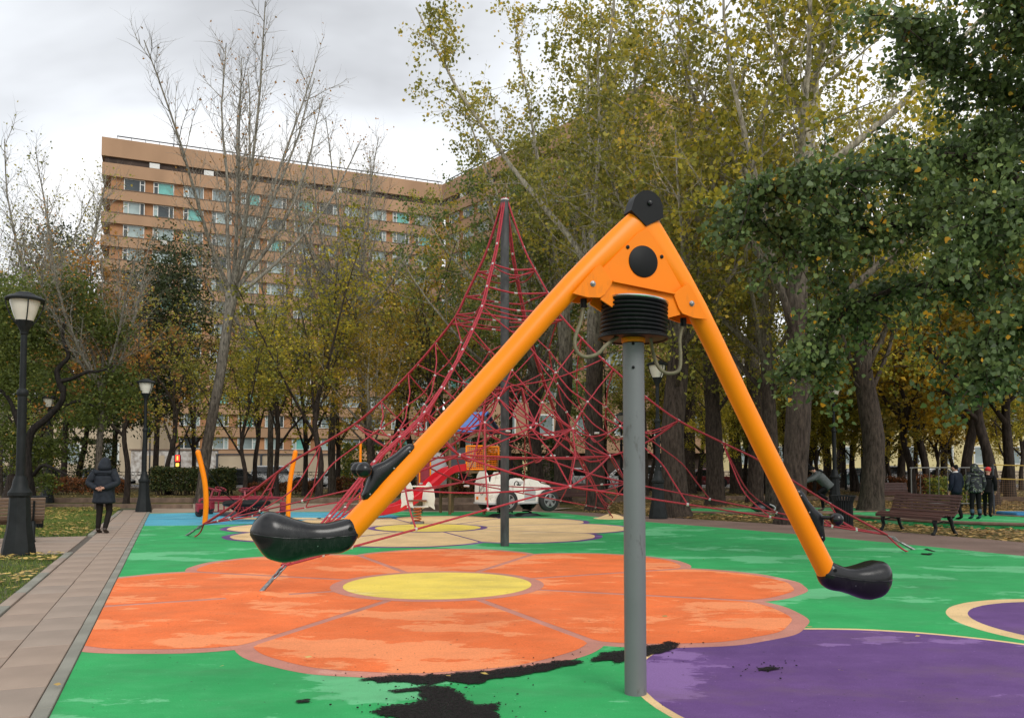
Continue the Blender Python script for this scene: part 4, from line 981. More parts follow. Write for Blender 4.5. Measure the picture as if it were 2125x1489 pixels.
proto('mapC', 29, [V(0, 0, -.1), V(.05, 0, 1.5), V(-.1, .1, 3), V(0, 0, 5)], .13, .08, MAP, 4200, .2, .13, 'l_rust', 'barkd', flatn=.6)
SPR = [dict(n=(5, 6), t=(.45, 1.0), ang=(12, 40), len=(4.5, 7.5), seg=6, wob=.10, up=.10, r=.07, side=6)] + MAP[1:]
proto('mapS', 33, [V(0, 0, -.1), V(.1, 0, 1.5), V(-.15, .1, 3.2), V(.1, 0, 5)], .14, .09, SPR, 3600, .2, .135, 'l_yel', 'barkd', flatn=.6)
proto('mapT', 37, [V(0, 0, -.1), V(-.1, 0, 1.2), V(.2, .1, 2.6), V(.3, 0, 4.2)], .13, .085, SPR, 3000, .2, .135, 'l_olive', 'barkd', flatn=.6)
def put(key, uv, label, h=1.0, rz=None, mat=None, bark=None, name='poplar_tree', group=None, y=None, wide=1.0):
    p = G(*uv) if y is None else P(uv[0], 970, y); p.z = -0.05
    tr, cw = protos[key]
    t = thing(name, label, 'tree', p, rz if rz is not None else (p.x * 7.3 + p.y) % 6.28, group); t.scale = (h * wide, h * wide, h)
    for nm, me, mm in (('trunk', tr, bark), ('crown', cw, mat)):
        if me is None: continue
        o = link(nm, me, t)
        if mm: o.material_slots[0].link = 'OBJECT'; o.material_slots[0].material = M[mm]
    return t
# centre and right: poplars
put('popB', (1405, 1070), 'knobbly grey poplar just behind the lamp post seen past the grey carousel post', 1.0, 0.4)
put('popA', (1238, 1056), 'poplar with forked dark trunk between the toy car and the grey carousel post', 1.0, 2.0)
put('popC', (1640, 1086), 'thick-trunked poplar with pale upper stem right behind the orange arm', 1.12, 0.0, 'l_yel')
put('popA', (1168, 1040), 'poplar behind the front wheel of the white toy car', 1.05, 4.1)
put('popC', (1120, 1035), 'slim poplar behind the mast and toy car', 1.0, 3.0, 'l_green')
put('popB', (1484, 1046), 'dark-trunked poplar beyond the knobbly one, left of the orange arm', 0.95, 1.3)
put('popA', (1566, 1040), 'poplar leaning behind the right orange arm', 1.0, 5.2)
put('popC', (1608, 1058), 'dark leaning poplar close behind the thick-trunked one', 0.9, 1.8, 'l_olive')
put('popB', (1806, 1061), 'leaning thick trunk tree behind the bench and litter bin', 1.0, 2.6, 'l_yel')
put('popA', (1330, 1030), 'poplar far behind the grey carousel post', 1.05, .7)
put('popC', (1050, 1026), 'poplar behind the blue roof of the play tower', 0.95, 5.0)
put('popB', (1430, 1022), 'poplar far behind the knobbly grey one', 1.0, 4.4)
put('popA', (1530, 1022), 'poplar in the far row seen left of the orange arm', 1.1, 2.2, 'l_green')
for i, (u, v, k, h, mt, lb) in enumerate((
        (1676, 1016, 'mapA', 1.5, 'l_yel', 'yellow tree behind the running child'), (1716, 1014, 'popB', .8, 'l_yel', 'dark trunk behind the tall lamp post near the running child'),
        (1771, 1018, 'mapC', 1.4, 'l_yel', 'thin-stemmed tree between the two lamp posts on the right'), (1868, 1020, 'popC', .8, 'l_yel', 'tree rising left of the metal crowd barrier'),
        (1893, 1028, 'mapB', 1.5, 'l_gold', 'tree with dark trunk behind the left end of the crowd barrier'), (1926, 1022, 'mapA', 1.5, 'l_gold', 'golden maple behind the boy in navy'),
        (1960, 1016, 'popA', .7, 'l_yel', 'tree behind the middle of the crowd barrier'), (2062, 1046, 'mapB', 1.7, 'l_gold', 'golden maple beside the netted enclosure'),
        (2096, 1034, 'mapA', 1.6, 'l_yel', 'stout tree behind the yellow net at the right edge'), (2180, 1040, 'popB', .9, 'l_olive', 'tree just past the right edge behind the net'),
        (2010, 1012, 'popC', .9, 'l_gold', 'golden tree far behind the three children'), (1640, 1010, 'popB', .9, 'l_yel', 'far tree glimpsed past the thick poplar trunk'),
        (1840, 1010, 'popA', .85, 'l_gold', 'far golden tree behind the leaning trunk'), (2140, 1012, 'popA', .9, 'l_gold', 'far golden tree at the right edge'),
        (1740, 1008, 'popC', .9, 'l_olive', 'far olive tree behind the second lamp post'),
        (1450, 1018, 'mapA', 1.1, 'l_yel', 'low yellow tree behind the dark red car gap'), (1545, 1016, 'mapB', 1.15, 'l_yel', 'low yellow tree left of the right orange arm'), (1350, 1019, 'mapB', 1.05, 'l_olive', 'low olive tree behind the lamp by the grey post'),
        (1700, 1019, 'mapB', 1.0, 'l_yel', 'low yellow tree directly behind the running child'), (1750, 1013, 'mapA', 1.2, 'l_yel', 'low yellow tree behind the litter bin'), (1835, 1016, 'mapB', 1.1, 'l_yel', 'low yellow tree right of the leaning trunk'),
        (1900, 1011, 'mapA', 1.25, 'l_yel', 'low yellow tree behind the crowd barrier left end'), (1985, 1018, 'mapB', 1.1, 'l_gold', 'low golden tree behind the patterned jacket'), (2050, 1016, 'mapA', 1.2, 'l_gold', 'low golden tree behind the red hat'),
        (1640, 1020, 'mapA', 1.0, 'l_yel', 'low yellow tree seen beside the thick poplar trunk'), (1690, 1022, 'mapA', 0.75, 'l_yel', 'waist-high crowned yellow sapling behind the running child'),
        (1780, 1020, 'mapB', 0.8, 'l_yel', 'yellow sapling right of the small distant lamp'),
        (1850, 1023, 'mapA', 0.8, 'l_olive', 'olive sapling right of the leaning trunk'),
        (1940, 1021, 'mapB', 0.85, 'l_gold', 'golden sapling behind the barrier'),
        (2080, 1022, 'mapA', 0.85, 'l_yel', 'yellow sapling behind the wire net'),
        (1500, 1024, 'mapB', 0.75, 'l_yel', 'yellow sapling behind the dark-trunked poplar'),
        (1590, 1022, 'mapA', 0.75, 'l_olive', 'olive sapling behind the orange arm'),
        (2120, 1016, 'mapB', 1.1, 'l_gold', 'golden sapling at the right edge'),
        (2000, 1036, 'mapA', 1.5, 'l_gold', 'bright golden maple rising between barrier and net'),
        (1255, 1014, 'mapA', 1.2, 'l_green', 'low green tree behind the forked poplar'))):
    put(k, (u, v), lb, h, i * 1.7, mt, 'barkd' if k[0] == 'm' else None, 'park_tree')
# left and centre-left
put('bareA', (416, 1042), 'tall pollarded tree with bare branches left of the first orange swing post', 1.0, 0.0, bark='barkg', name='pollarded_tree')
put('bareB', (95, 1030), 'bare tree rising above the crooked green tree at the left edge', 1.02, 1.0, name='bare_tree')
put('bareB', (204, 1059), 'straight grey-trunked tree directly behind the walking man', 0.55, 2.6, 'l_rust', name='grey_tree')
put('mapC', (262, 1042), 'dark twiggy tree right of the walking man', 1.0, 1.2, 'l_rust', name='twiggy_tree')
put('bareB', (690, 1024), 'tall bare tree right of the pollarded one, before the brown building', 1.02, 4.0, name='bare_tree')
put('bareB', (560, 1018), 'slender bare tree just right of the pollarded crown', .95, 1.9, name='bare_tree')
put('bareA', (778, 1022), 'bare tree between the pollarded one and the mast', 1.0, 3.6, name='bare_tree')
put('bareB', (0, 1026), 'bare tree at the very left edge', .8, 3.3, name='bare_tree')
put('mapS', (820, 1018), 'thinly leaved yellow tree before the end of the brown building', 1.7, 4.4, 'l_yel', name='park_tree')
put('bareB', (915, 1018), 'half-bare tree left of the mast top', .9, 5.5, name='bare_tree')
for i, (u, v, k, h, mt, lb) in enumerate((
        (505, 1036, 'mapS', .8, 'l_yel', 'low yellow tree right of the pollarded trunk'), (575, 1030, 'mapS', 1.0, 'l_yel', 'yellow tree behind the red spinner'),
        (632, 1026, 'mapT', 1.2, 'l_yel', 'leaning yellow tree beside the second orange swing post'), (660, 1036, 'mapS', 1.15, 'l_yel', 'thin dark-stemmed tree right of the second swing post'),
        (772, 1034, 'popC', .55, 'l_gold', 'golden tree with dark trunk above the left grab handle'), (700, 1020, 'mapT', 1.3, 'l_yel', 'olive tree behind the russet shrubs'),
        (850, 1026, 'mapS', 1.35, 'l_gold', 'golden-leaved tree left of the play tower'), (905, 1030, 'mapT', 1.2, 'l_olive', 'olive tree directly left of the play tower roof'),
        (960, 1022, 'mapA', 1.35, 'l_green', 'green tree behind the play tower'), (350, 1024, 'mapT', 1.2, 'l_olive', 'sparse tree behind the clipped hedge'),
        (300, 1018, 'mapS', 1.3, 'l_rust', 'rusty orange tree behind the second lamp post'), (400, 1014, 'mapT', 1.3, 'l_olive', 'olive tree behind the traffic lights'),
        (160, 1016, 'mapA', 1.3, 'l_green', 'green tree behind the crooked tree'), (30, 1014, 'mapB', 1.5, 'l_olive', 'olive tree at the far left edge'), (530, 1014, 'mapS', 1.3, 'l_olive', 'far olive tree behind the white car'),
        (60, 1040, 'mapA', .95, 'l_green', 'green tree behind the near lamp post'))):
    put(k, (u, v), lb, h, i * 2.1 + .4, mt, None, 'park_tree')
# dark evergreens by the brown building
def blob_tree(name, label, loc, blobs, N, size, mat, trunkpts, tr, bark, seed, shell=.75, **k):
    g = np.random.default_rng(seed); tot = sum(b[3] * b[4] for b in blobs); Cs = []; rn = []
    for (x, y, z, rx, rz) in blobs:
        n = int(N * rx * rz / tot); d = g.normal(size=(n, 3)); d /= np.linalg.norm(d, axis=1)[:, None]
        rad = np.clip(shell + (1 - shell) * g.normal(size=n) * 1.1, .1, 1.25)
        lump = np.array([1 + .28 * mnoise.noise(Vector((a * 2.2 + x, b * 2.2 + y, c * 2.2 + z))) for a, b, c in d])
        q = d * (rad * lump)[:, None] * np.array([rx, rx, rz]); Cs.append(q + np.array([x, y, z])); rn.append(np.clip(.45 + .3 * (lump - 1) / .28 + g.normal(size=n) * .2, 0, 1))
    t = thing(name, label, 'tree', loc)
    m = MB()
    for pts, ra in zip(trunkpts, tr): m.tube(smoothpath(pts, 5), [ra * (1 - .55 * i / (5 * (len(pts) - 1))) for i in range(5 * (len(pts) - 1) + 1)], 9)
    o = m.build('trunk', bark, t, 60, world=False)
    link('crown', leafmesh('crown', np.concatenate(Cs), size, mat, np.concatenate(rn), seed, **k), t)
    return t
for u, y, zt, r, lb in ((132, 52, 17.0, 3.0, 'dark evergreen left of the brown building corner'), (322, 53, 16.4, 3.3, 'dark evergreen before the lower left of the brown building'), (235, 56, 13.5, 3.0, 'dark evergreen between two taller ones')):
    p = P(u, 970, y); bl = [(rng.uniform(-.5, .5) * r, rng.uniform(-.5, .5) * r, z, r * (1.0 - .5 * abs(z - zt * .55) / zt), 1.7) for z in np.arange(5.6, zt - .8, 1.2)]
    blob_tree('evergreen_tree', lb, (p.x, p.y, -.05), bl, 15000, .26, 'l_dark', [[V(0, 0, 0), V(.1, 0, zt * .4), V(0, 0, zt * .85)]], [.2], 'barkd', int(u), asp=.45)
# the crooked green tree on the left
TY = 27.5; p0 = G(72, 1062)
def tq(u, v, dy=0.0): q = P(u, v, TY + dy); return V(q.x - p0.x, q.y - p0.y, q.z)
trk = [[V(0, 0, -.05), tq(60, 1000), tq(56, 940), tq(66, 895), tq(100, 865), tq(128, 832), tq(132, 800)], [tq(131, 812), tq(118, 775), tq(126, 758), tq(142, 738), tq(130, 700), tq(136, 660)],
       [tq(128, 790), tq(150, 785), tq(180, 772), tq(205, 770), tq(235, 760, .5)], [tq(57, 930), tq(38, 880), tq(20, 830), tq(-10, 800)], [tq(70, 985), tq(90, 965, -.3), tq(120, 975, -.5), tq(140, 985, -.6)], [tq(110, 855), tq(160, 832, .4), tq(200, 845, .6)]]
bl = []
for u, v, r, dy in ((110, 640, 1.2, 0), (205, 670, 1.05, .3), (150, 600, .9, -.3), (60, 700, 1.25, .2), (15, 640, 1.2, 0), (240, 790, .95, .4), (190, 850, 1.0, .2), (270, 830, .75, 0), (20, 780, 1.2, -.2), (60, 950, .85, .5), (15, 900, 1.05, 0), (110, 930, .8, .6), (235, 690, .8, 0), (-60, 720, 1.4, 0), (95, 1000, .5, .5)):
    q = tq(u, v, dy + .75); bl.append((q.x, q.y, q.z, r, r * .8))
blob_tree('crooked_tree', 'crooked dark-limbed tree with clipped green foliage at the left edge', (p0.x, p0.y, 0), bl, 22000, .105, 'l_prune', trk, [.17, .10, .075, .10, .07, .06], 'twisted', 77, .72)
# big stump-like trunk at the far left
p = G(28, 1036); t = thing('park_tree', 'short thick brown trunk at the left edge behind the bench', 'tree', (p.x, p.y, -.05))
mb, an = grow(41, [V(0, 0, 0), V(.1, 0, 1.2), V(.3, 0, 3), V(.2, .2, 6)], .42, .25, MAP, 1); mb.build('trunk', 'barkd', t, 60, world=False); link('crown', leaves_from(an, 9000, .25, .14, 'l_green', 4), t)
# near poplar reaching in from the right: limbs run from a trunk outside the frame
NT0 = V(11.2, 12.6, 0)
mbn = MB(); anc = []; rn_ = random.Random(12)
def nq(u, v, y): return P(u, v, y) - NT0
mbn.tube(smoothpath([V(0, 0, -.1), V(.1, 0, 2), V(0, .1, 5), V(-.3, 0, 9), V(-.4, 0, 13)], 6), [.34 - .22 * i / 24 for i in range(25)], 12)
mains = [[V(-.05, 0, 4.0), nq(2230, 560, 12.4), nq(2080, 500, 12), nq(1920, 470, 11.8), nq(1760, 470, 11.6), nq(1640, 500, 11.4), nq(1560, 440, 11.2)],
         [V(-.1, 0, 4.6), nq(2200, 420, 12), nq(2020, 330, 11.6), nq(1850, 330, 11.4), nq(1700, 370, 11), nq(1560, 390, 10.8)],
         [V(-.2, 0, 6.0), nq(2200, 260, 12), nq(2060, 170, 11.8), nq(1940, 100, 11.4), nq(1870, 40, 11)],
         [V(-.2, 0, 6.5), nq(2230, 130, 11), nq(2120, 20, 10.5), nq(2020, -60, 10.2)],
         [V(-.05, 0, 3.6), nq(2260, 640, 11.6), nq(2150, 640, 11), nq(2060, 690, 10.7), nq(2030, 780, 10.5)],
         [V(-.1, 0, 4.2), nq(2120, 590, 12.8), nq(1950, 590, 12.6), nq(1800, 620, 12.4), nq(1710, 690, 12.2), nq(1680, 770, 12)],
         [V(-.15, 0, 5.2), nq(2180, 330, 13), nq(2050, 260, 13.2), nq(1990, 330, 13.2), nq(1940, 420, 13.2)],
         [V(-.05, 0, 5.0), nq(2240, 480, 11.2), nq(2130, 420, 10.8), nq(2050, 440, 10.5), nq(1990, 520, 10.4)]]
for ml in mains:
    sp = smoothpath(ml, 5); n = len(sp); mbn.tube(sp, [.085 - .07 * i / (n - 1) for i in range(n)], 7)
    for i in range(int(n * .3), n):
        for _ in range(4):
            d = Vector((rn_.gauss(0, 1), rn_.gauss(0, .7), rn_.gauss(-.15, .7))).normalized(); L = rn_.uniform(.35, 1.0); q = [sp[i]]
            for s_ in range(4): d = (d + Vector((rn_.gauss(0, .2), rn_.gauss(0, .2), -.16))).normalized(); q.append(q[-1] + d * (L / 4))
            mbn.tube(q, [.012, .010, .008, .006, .003], 4, cap=False)
            c = rn_.random()
            for s_ in range(1, 5): anc += [(q[s_], c), (q[s_].lerp(q[s_ - 1], .5), c)]
t = thing('poplar_tree', 'large dark green poplar whose leafy boughs hang in from the upper right', 'tree', NT0)
mbn.build('trunk', 'barkd', t, 60, world=False)
g = np.random.default_rng(5); A = np.array([tuple(p) for p, c in anc]); cc = np.array([c for p, c in anc]); NL = 38000; sub = g.permutation(len(A))[:int(len(A) * .6)]; i = sub[g.integers(0, len(sub), NL)]
link('crown', leafmesh('crown', A[i] + g.normal(size=(NL, 3)) * .095, .074, 'l_near', np.clip(.15 + .45 * cc[i] + g.normal(size=NL) * .24, 0, 1), 6, hang=1.1, asp=.95, fold=.12, six=True), t)
# clipped hedge and russet shrubs
def bush(name, label, box, N, size, mat, seed, stems=30, cat='hedge'):
    (x0, x1), (y0, y1), (z0, z1) = box; g = np.random.default_rng(seed); q = g.random((N, 3))
    f = g.integers(0, 6, N); q[f == 0, 0] *= .08; q[f == 1, 0] = 1 - .08 * q[f == 1, 0]; q[f == 2, 1] *= .15; q[f == 3, 2] = 1 - .1 * q[f == 3, 2]; q[f == 4, 1] *= .15
    C = np.stack([x0 + (x1 - x0) * q[:, 0], y0 + (y1 - y0) * q[:, 1], z0 + (z1 - z0) * q[:, 2]], 1); bump = np.array([mnoise.noise(Vector((a * .9, b * .9, c * .9))) for a, b, c in C])
    C[:, 2] += bump * .22 * q[:, 2]; C[:, 1] -= bump * .15; C += g.normal(size=C.shape) * .05
    t = thing(name, label, cat, ((x0 + x1) / 2, (y0 + y1) / 2, -.05)); C -= np.array(tuple(t.location))
    link('foliage', leafmesh('foliage', C, size, mat, g.random(N), seed), t)
    m = MB()
    for k in range(stems):
        x, y = g.uniform(x0, x1) - t.location.x, g.uniform(y0, y1) - t.location.y; m.tube([(x, y, 0), (x + g.normal() * .08, y, z0 + .1), (x + g.normal() * .15, y, (z0 + z1) / 2)], [.022, .016, .010], 5)
    tag(m.build('stems', 'barkd', t, 60, world=False), kind='stuff'); return t
bush('hedge', 'clipped dark green hedge behind the basket swing', ((-20.3, -17.5), (46, 47.6), (.25, 1.45)), 9000, .11, 'l_hedge', 3, 70)
bush('hedge', 'short piece of clipped hedge right of the pollarded trunk', ((-17.0, -15.9), (46, 47.4), (.25, 1.4)), 3600, .11, 'l_hedge', 4, 30)
for k, (x0, x1, y0, lb) in enumerate(((-27, -22.5, 47, 'russet shrubs left of the clipped hedge'), (-15.5, -11.5, 48, 'russet shrub behind the red spinner'), (-10.5, -6.2, 48, 'russet shrub left of the grab handle'), (-5.5, -1, 47, 'low shrubs behind the sandpit'), (22, 26, 47, 'russet shrub behind the bench'), (16, 19, 50, 'russet shrub behind the running child'))):
    bush('shrub', lb, ((x0, x1), (y0, y0 + 1.3), (.1, (.85, .55, .8, .7, .95, .9)[k])), 3800, .11, 'l_redsh', 50 + k, 24, 'shrub')
bush('shrub', 'green bush in front of the crowd barrier behind the bench', ((16.6, 18.6), (32, 33), (.1, 1.1)), 2500, .1, 'l_green', 61, 20, 'shrub')
for k, (x0, x1, lb) in enumerate(((-34, -26, 'dark thicket behind the left fence'), (-11, -3.5, 'thicket behind the red spinner and slide'), (-2.5, 3, 'thicket behind the play tower'))):
    bush('thicket', lb, ((x0, x1), (52, 54.5), (.2, 3.4 - .4 * (k % 2))), 6000, .16, ('l_hedge', 'l_green', 'l_hedge')[k], 70 + k, 40, 'shrub')

# ================================================================== BUILDINGS BEYOND THE STREET
def facade(bld, A, Bp, ztop, floors, fh, wins, seed, glassmix=('glassA', 'glassA', 'glassB', 'glassC', 'glassD', 'glassB'), wh=1.75, zmin=3.0, ww=2.7):
    """plastered bands with window rows set back between them, from A to Bp (left to right seen from the street)"""
    r = random.Random(seed); A, Bp = Vector((*A, 0)), Vector((*Bp, 0)); ex = (Bp - A).normalized(); L = (Bp - A).length; nx = V(ex.y, -ex.x, 0)
    rot = Matrix(((ex.x, -nx.x, 0), (ex.y, -nx.y, 0), (0, 0, 1)))
    def box(s0, s1, d0, d1, z0, z1, name, mat): return MB().box(A + ex * ((s0 + s1) / 2) + nx * ((d0 + d1) / 2) + V(0, 0, (z0 + z1) / 2), (s1 - s0, abs(d1 - d0), z1 - z0), rot).build(name, mat, bld, None)
    box(0.3, L - .02, -14, -.30, 0, ztop - 1.0, 'core_wall', 'plast2')
    box(-.9, L, -14.2, .35, ztop - 2.6, ztop, 'parapet', 'plast')
    box(-.5, L, -14.0, -.05, ztop - 3.5, ztop - 2.6, 'attic_slit', 'slit')
    for k, s in enumerate((5.2, 12.4, 31)):
        if s < L - 3: box(s, s + 1.3, -.05, .2, ztop - 3.45, ztop - 2.75, 'attic_box', 'acm')
    box(-.8, L, -14.1, .25, ztop - 5.3, ztop - 3.5, 'spandrel_band', 'plast')
    rail = MB().tube([A + ex * 1 + nx * .1 + V(0, 0, ztop + .45), A + ex * (L - .3) + nx * .1 + V(0, 0, ztop + .45)], .09, 6)
    for k in range(int(L / 1.8)): rail.tube([A + ex * (1 + k * 1.8) + nx * .1 + V(0, 0, ztop - .1), A + ex * (1 + k * 1.8) + nx * .1 + V(0, 0, ztop + .45)], .04, 4)
    rail.build('roof_rail', 'dgrey', bld)
    z = ztop - 5.3; meshes = {}
    frot = rot
    def wmesh(kind):
        if kind in meshes: return meshes[kind]
        w2, h2, t = ww / 2, wh / 2, .10; f = MB()
        for c, d in (((-w2 + t / 2, 0, 0), (t, .12, wh)), ((w2 - t / 2, 0, 0), (t, .12, wh)), ((0, 0, h2 - t / 2), (ww - 2 * t, .12, t)), ((0, 0, -h2 + t / 2), (ww - 2 * t, .12, t))): f.box(rot @ Vector(c), d, rot)
        split = {'L': (-w2 + .62,), 'R': (w2 - .62,), 'LR': (-w2 + .6, w2 - .6)}[kind]
        for x in split: f.box(rot @ V(x, 0, 0), (.11, .11, wh - 2 * t), rot)
        x = split[0] if kind != 'R' else split[0]
        a, b = (-w2, split[0]) if kind != 'R' else (split[0], w2)
        f.box(rot @ V((a + b) / 2, 0, .25), (b - a - .15, .10, .09), rot)
        panes = []
        xs = [-w2 + t] + list(split) + [w2 - t]
        for x0, x1 in zip(xs, xs[1:]): panes.append((x0, x1))
        meshes[kind] = (f.mesh('window', 'frame', None), panes); return meshes[kind]
    pmesh = {}
    def pane(w, mat):
        k = (round(w, 3), mat)
        if k not in pmesh: pmesh[k] = MB().box((0, 0, 0), (w, .03, wh - .2), rot).mesh('pane', mat, None)
        return pmesh[k]
    for fl in range(floors):
        zt = z - fl * fh; zb = zt - wh - .02
        if zb < zmin: break
        box(-.8, L, -14.1, .25, zt - fh + .004, zb - .02, 'spandrel_band', 'plast')
        box(0.0, L, -.3, .33, zb - .06, zb - .02 + .045, 'sill_ledge', 'board')
        for s in wins:
            if s > L - 1.6: continue
            kind = r.choice(('L', 'R', 'LR', 'LR', 'L')); fm, panes = wmesh(kind); c = A + ex * s + nx * (-.2) + V(0, 0, (zt + zb) / 2)
            w = link('window', fm, bld); w.location = c - bld.location
            main = r.choice(glassmix)
            for x0, x1 in panes:
                wd_ = x1 - x0 - .04; o = link('pane', pane(wd_, main if wd_ > 1 else r.choice(('glassA', 'glassB', 'glassD'))), w); o.location = rot @ V((x0 + x1) / 2, 0.02, 0)
            if r.random() < .13:
                MB().box(c + ex * r.uniform(-.6, .6) + nx * .65 + V(0, 0, -wh / 2 - .45), (.85, .4, .6), rot, .04).build('air_conditioner', 'acm', bld, None)
    # end wall bands
    return ex, nx
WB = V(-56.0, 112.0, 0); WE = V(-11.2, 131.0, 0)
exf = (WE - WB).normalized()
def s_at(u):                                   # where the sight line of column u meets the facade
    k = (u - 1062.5) / FPX; d = exf; return (k * WB.y - WB.x) / (d.x - k * d.y)
wins = [s_at(u) for u in (268, 330, 393, 453, 513, 569, 625, 677, 729, 781, 830, 876)]
wins += [wins[-1] + 3.95]
b1 = thing('apartment_block', 'long brown plaster office block with rows of white-framed windows behind the trees', 'building', tuple(WB))
facade(b1, WB[:2], WE[:2], 47.2, 13, 3.27, wins, 3)
an_ = MB().tube([WB + exf * 9 + V(-2, 3, 47), WB + exf * 9 + V(-2, 3, 51.2)], .06, 5)
for k in range(4): an_.tube([WB + exf * 9 + V(-2.7 + .1 * k, 3, 50 + .3 * k), WB + exf * 9 + V(-1.3 - .1 * k, 3, 50 + .3 * k)], .03, 4)
an_.build('aerial', 'dgrey', b1)
b2 = thing('apartment_block', 'brown plaster wing coming forward at an angle behind the mast', 'building', tuple(WE))
facade(b2, (-11.2, 131.02), (16.0, 96.0), 47.19, 13, 3.27, [3 + 3.95 * i for i in range(12)], 5)
b3 = thing('yellow_building', 'pale yellow building across the street on the right', 'building', (48, 98, 0))
MB().box((48, 104, 4.75), (62, 12, 9.5)).build('wall', 'pyel', b3, None)
MB().box((48, 103.9, 9.8), (63, 12.8, .6)).build('cornice', 'frame', b3, None); MB().box((48, 97.94, .6), (62.2, .2, 1.2)).build('plinth', 'beige', b3, None)
wf = MB(); wf.box((0, 0, 0), (1.6, .1, 2.2)); wf = wf.mesh('window', 'frame', None); wp = MB().box((0, 0, 0), (1.3, .06, 1.9)).mesh('pane', 'glassA', None)
for i in range(15):
    for z in (3.0, 6.8):
        o = link('window', wf, b3); o.location = (-28 + i * 4, -.04, z); q = link('pane', wp, o); q.location = (0, -.04, 0)
b4 = thing('garage_building', 'brown building with a dark ground-floor garage behind the play tower', 'building', (9, 84, 0))
MB().box((9, 88, 5.6), (24, 8, 5.2)).build('wall', 'plast', b4, None); MB().box((9, 88.4, 1.5), (23.6, 7, 3.0)).build('garage_opening', 'slit', b4, None)
for i in range(7): MB().box((-2.6 + i * 3.9, 84.6, 1.5), (.5, .6, 3.0)).build('column', 'pyel', b4, None)
for i in range(6):
    o = link('window', wf, b4); o.location = (-9.4 + i * 3.9, -.03, 5.9); q = link('pane', wp, o); q.location = (0, -.04, 0)
w1 = thing('boundary_wall', 'low wall of peeling white plaster behind the traffic lights', 'wall', (-33, 80, 0))
MB().box((-33, 80.2, 1.6), (8.4, .4, 3.2)).build('wall_face', 'peel', w1, None); MB().box((-33, 80.2, 3.26), (8.7, .6, .12)).build('coping', 'board', w1, None); MB().box((-35.0, 79.985, 1.5), (2.2, .05, 2.4)).build('bricked_up_opening', 'beige', w1, None)
w2 = thing('boundary_wall', 'low beige panel wall behind the white parked car', 'wall', (-22, 80, 0))
for i in range(3): MB().box((-26.6 + i * 4.3, 80.2, 1.35), (4.2, .4, 2.7)).build('wall_panel', 'beige', w2, None)
for i in range(4): MB().box((-28.75 + i * 4.3, 80.1, 1.4), (.16, .5, 2.8)).build('pier', 'dgrey', w2, None)
MB().box((-22.3, 80.2, 2.8), (13.2, .6, .14)).build('coping', 'dgrey', w2, None)
b5 = thing('grey_building', 'low grey building glimpsed behind the crooked tree', 'building', (-52, 86, 0))
MB().box((-54, 90, 4), (30, 8, 8)).build('wall', 'beige', b5, None); MB().box((-54, 90, 8.2), (30.6, 8.6, .4)).build('roof', 'dgrey', b5, None)
for i in range(7):
    o = link('window', wf, b5); o.location = (-14 + i * 4, -.03, 3); q = link('pane', wp, o); q.location = (0, -.04, 0)

# ================================================================== CAST-IRON FENCE
fe = thing('iron_fence', 'black cast-iron lattice fence between the park and the street', 'fence', (0, 57, -.05))
PH = 4.4
pmesh_ = MB().lathe([(.11, 0), (.11, .12), (.075, .15), (.07, 1.18), (.10, 1.22), (.10, 1.27), (.05, 1.31), (.075, 1.38), (.06, 1.46), (.0, 1.5)], 8).mesh('fence_post', 'iron', 30)
pan = MB()
for z in (.14, 1.02, 1.26): pan.box((PH / 2, 0, z), (PH - .16, .035, .032))
nx_ = 10; st = (PH - .16) / nx_
for i in range(nx_):
    x0 = .08 + i * st
    pan.tube([(x0, 0, .16), (x0 + st / 2, 0, .60), (x0 + st, 0, 1.0)], .010, 4); pan.tube([(x0 + st, 0, .16), (x0 + st / 2, 0, .60), (x0, 0, 1.0)], .010, 4)
    pan.sphere((x0 + st / 2, 0, .59), .045, 6, 4); pan.tube([(x0 + st / 2 + .1 * math.cos(w), 0, 1.14 + .1 * math.sin(w)) for w in [R(45 * k) for k in range(8)]], .014, 4, closed=True)
pan = pan.mesh('lattice_panel', 'iron', 30)
for i in range(-13, 13):
    o = link('fence_post', pmesh_, fe); o.location = (i * PH + 1.2, 0, 0)
    if i < 12: o = link('lattice_panel', pan, fe); o.location = (i * PH + 1.2, 0, 0)

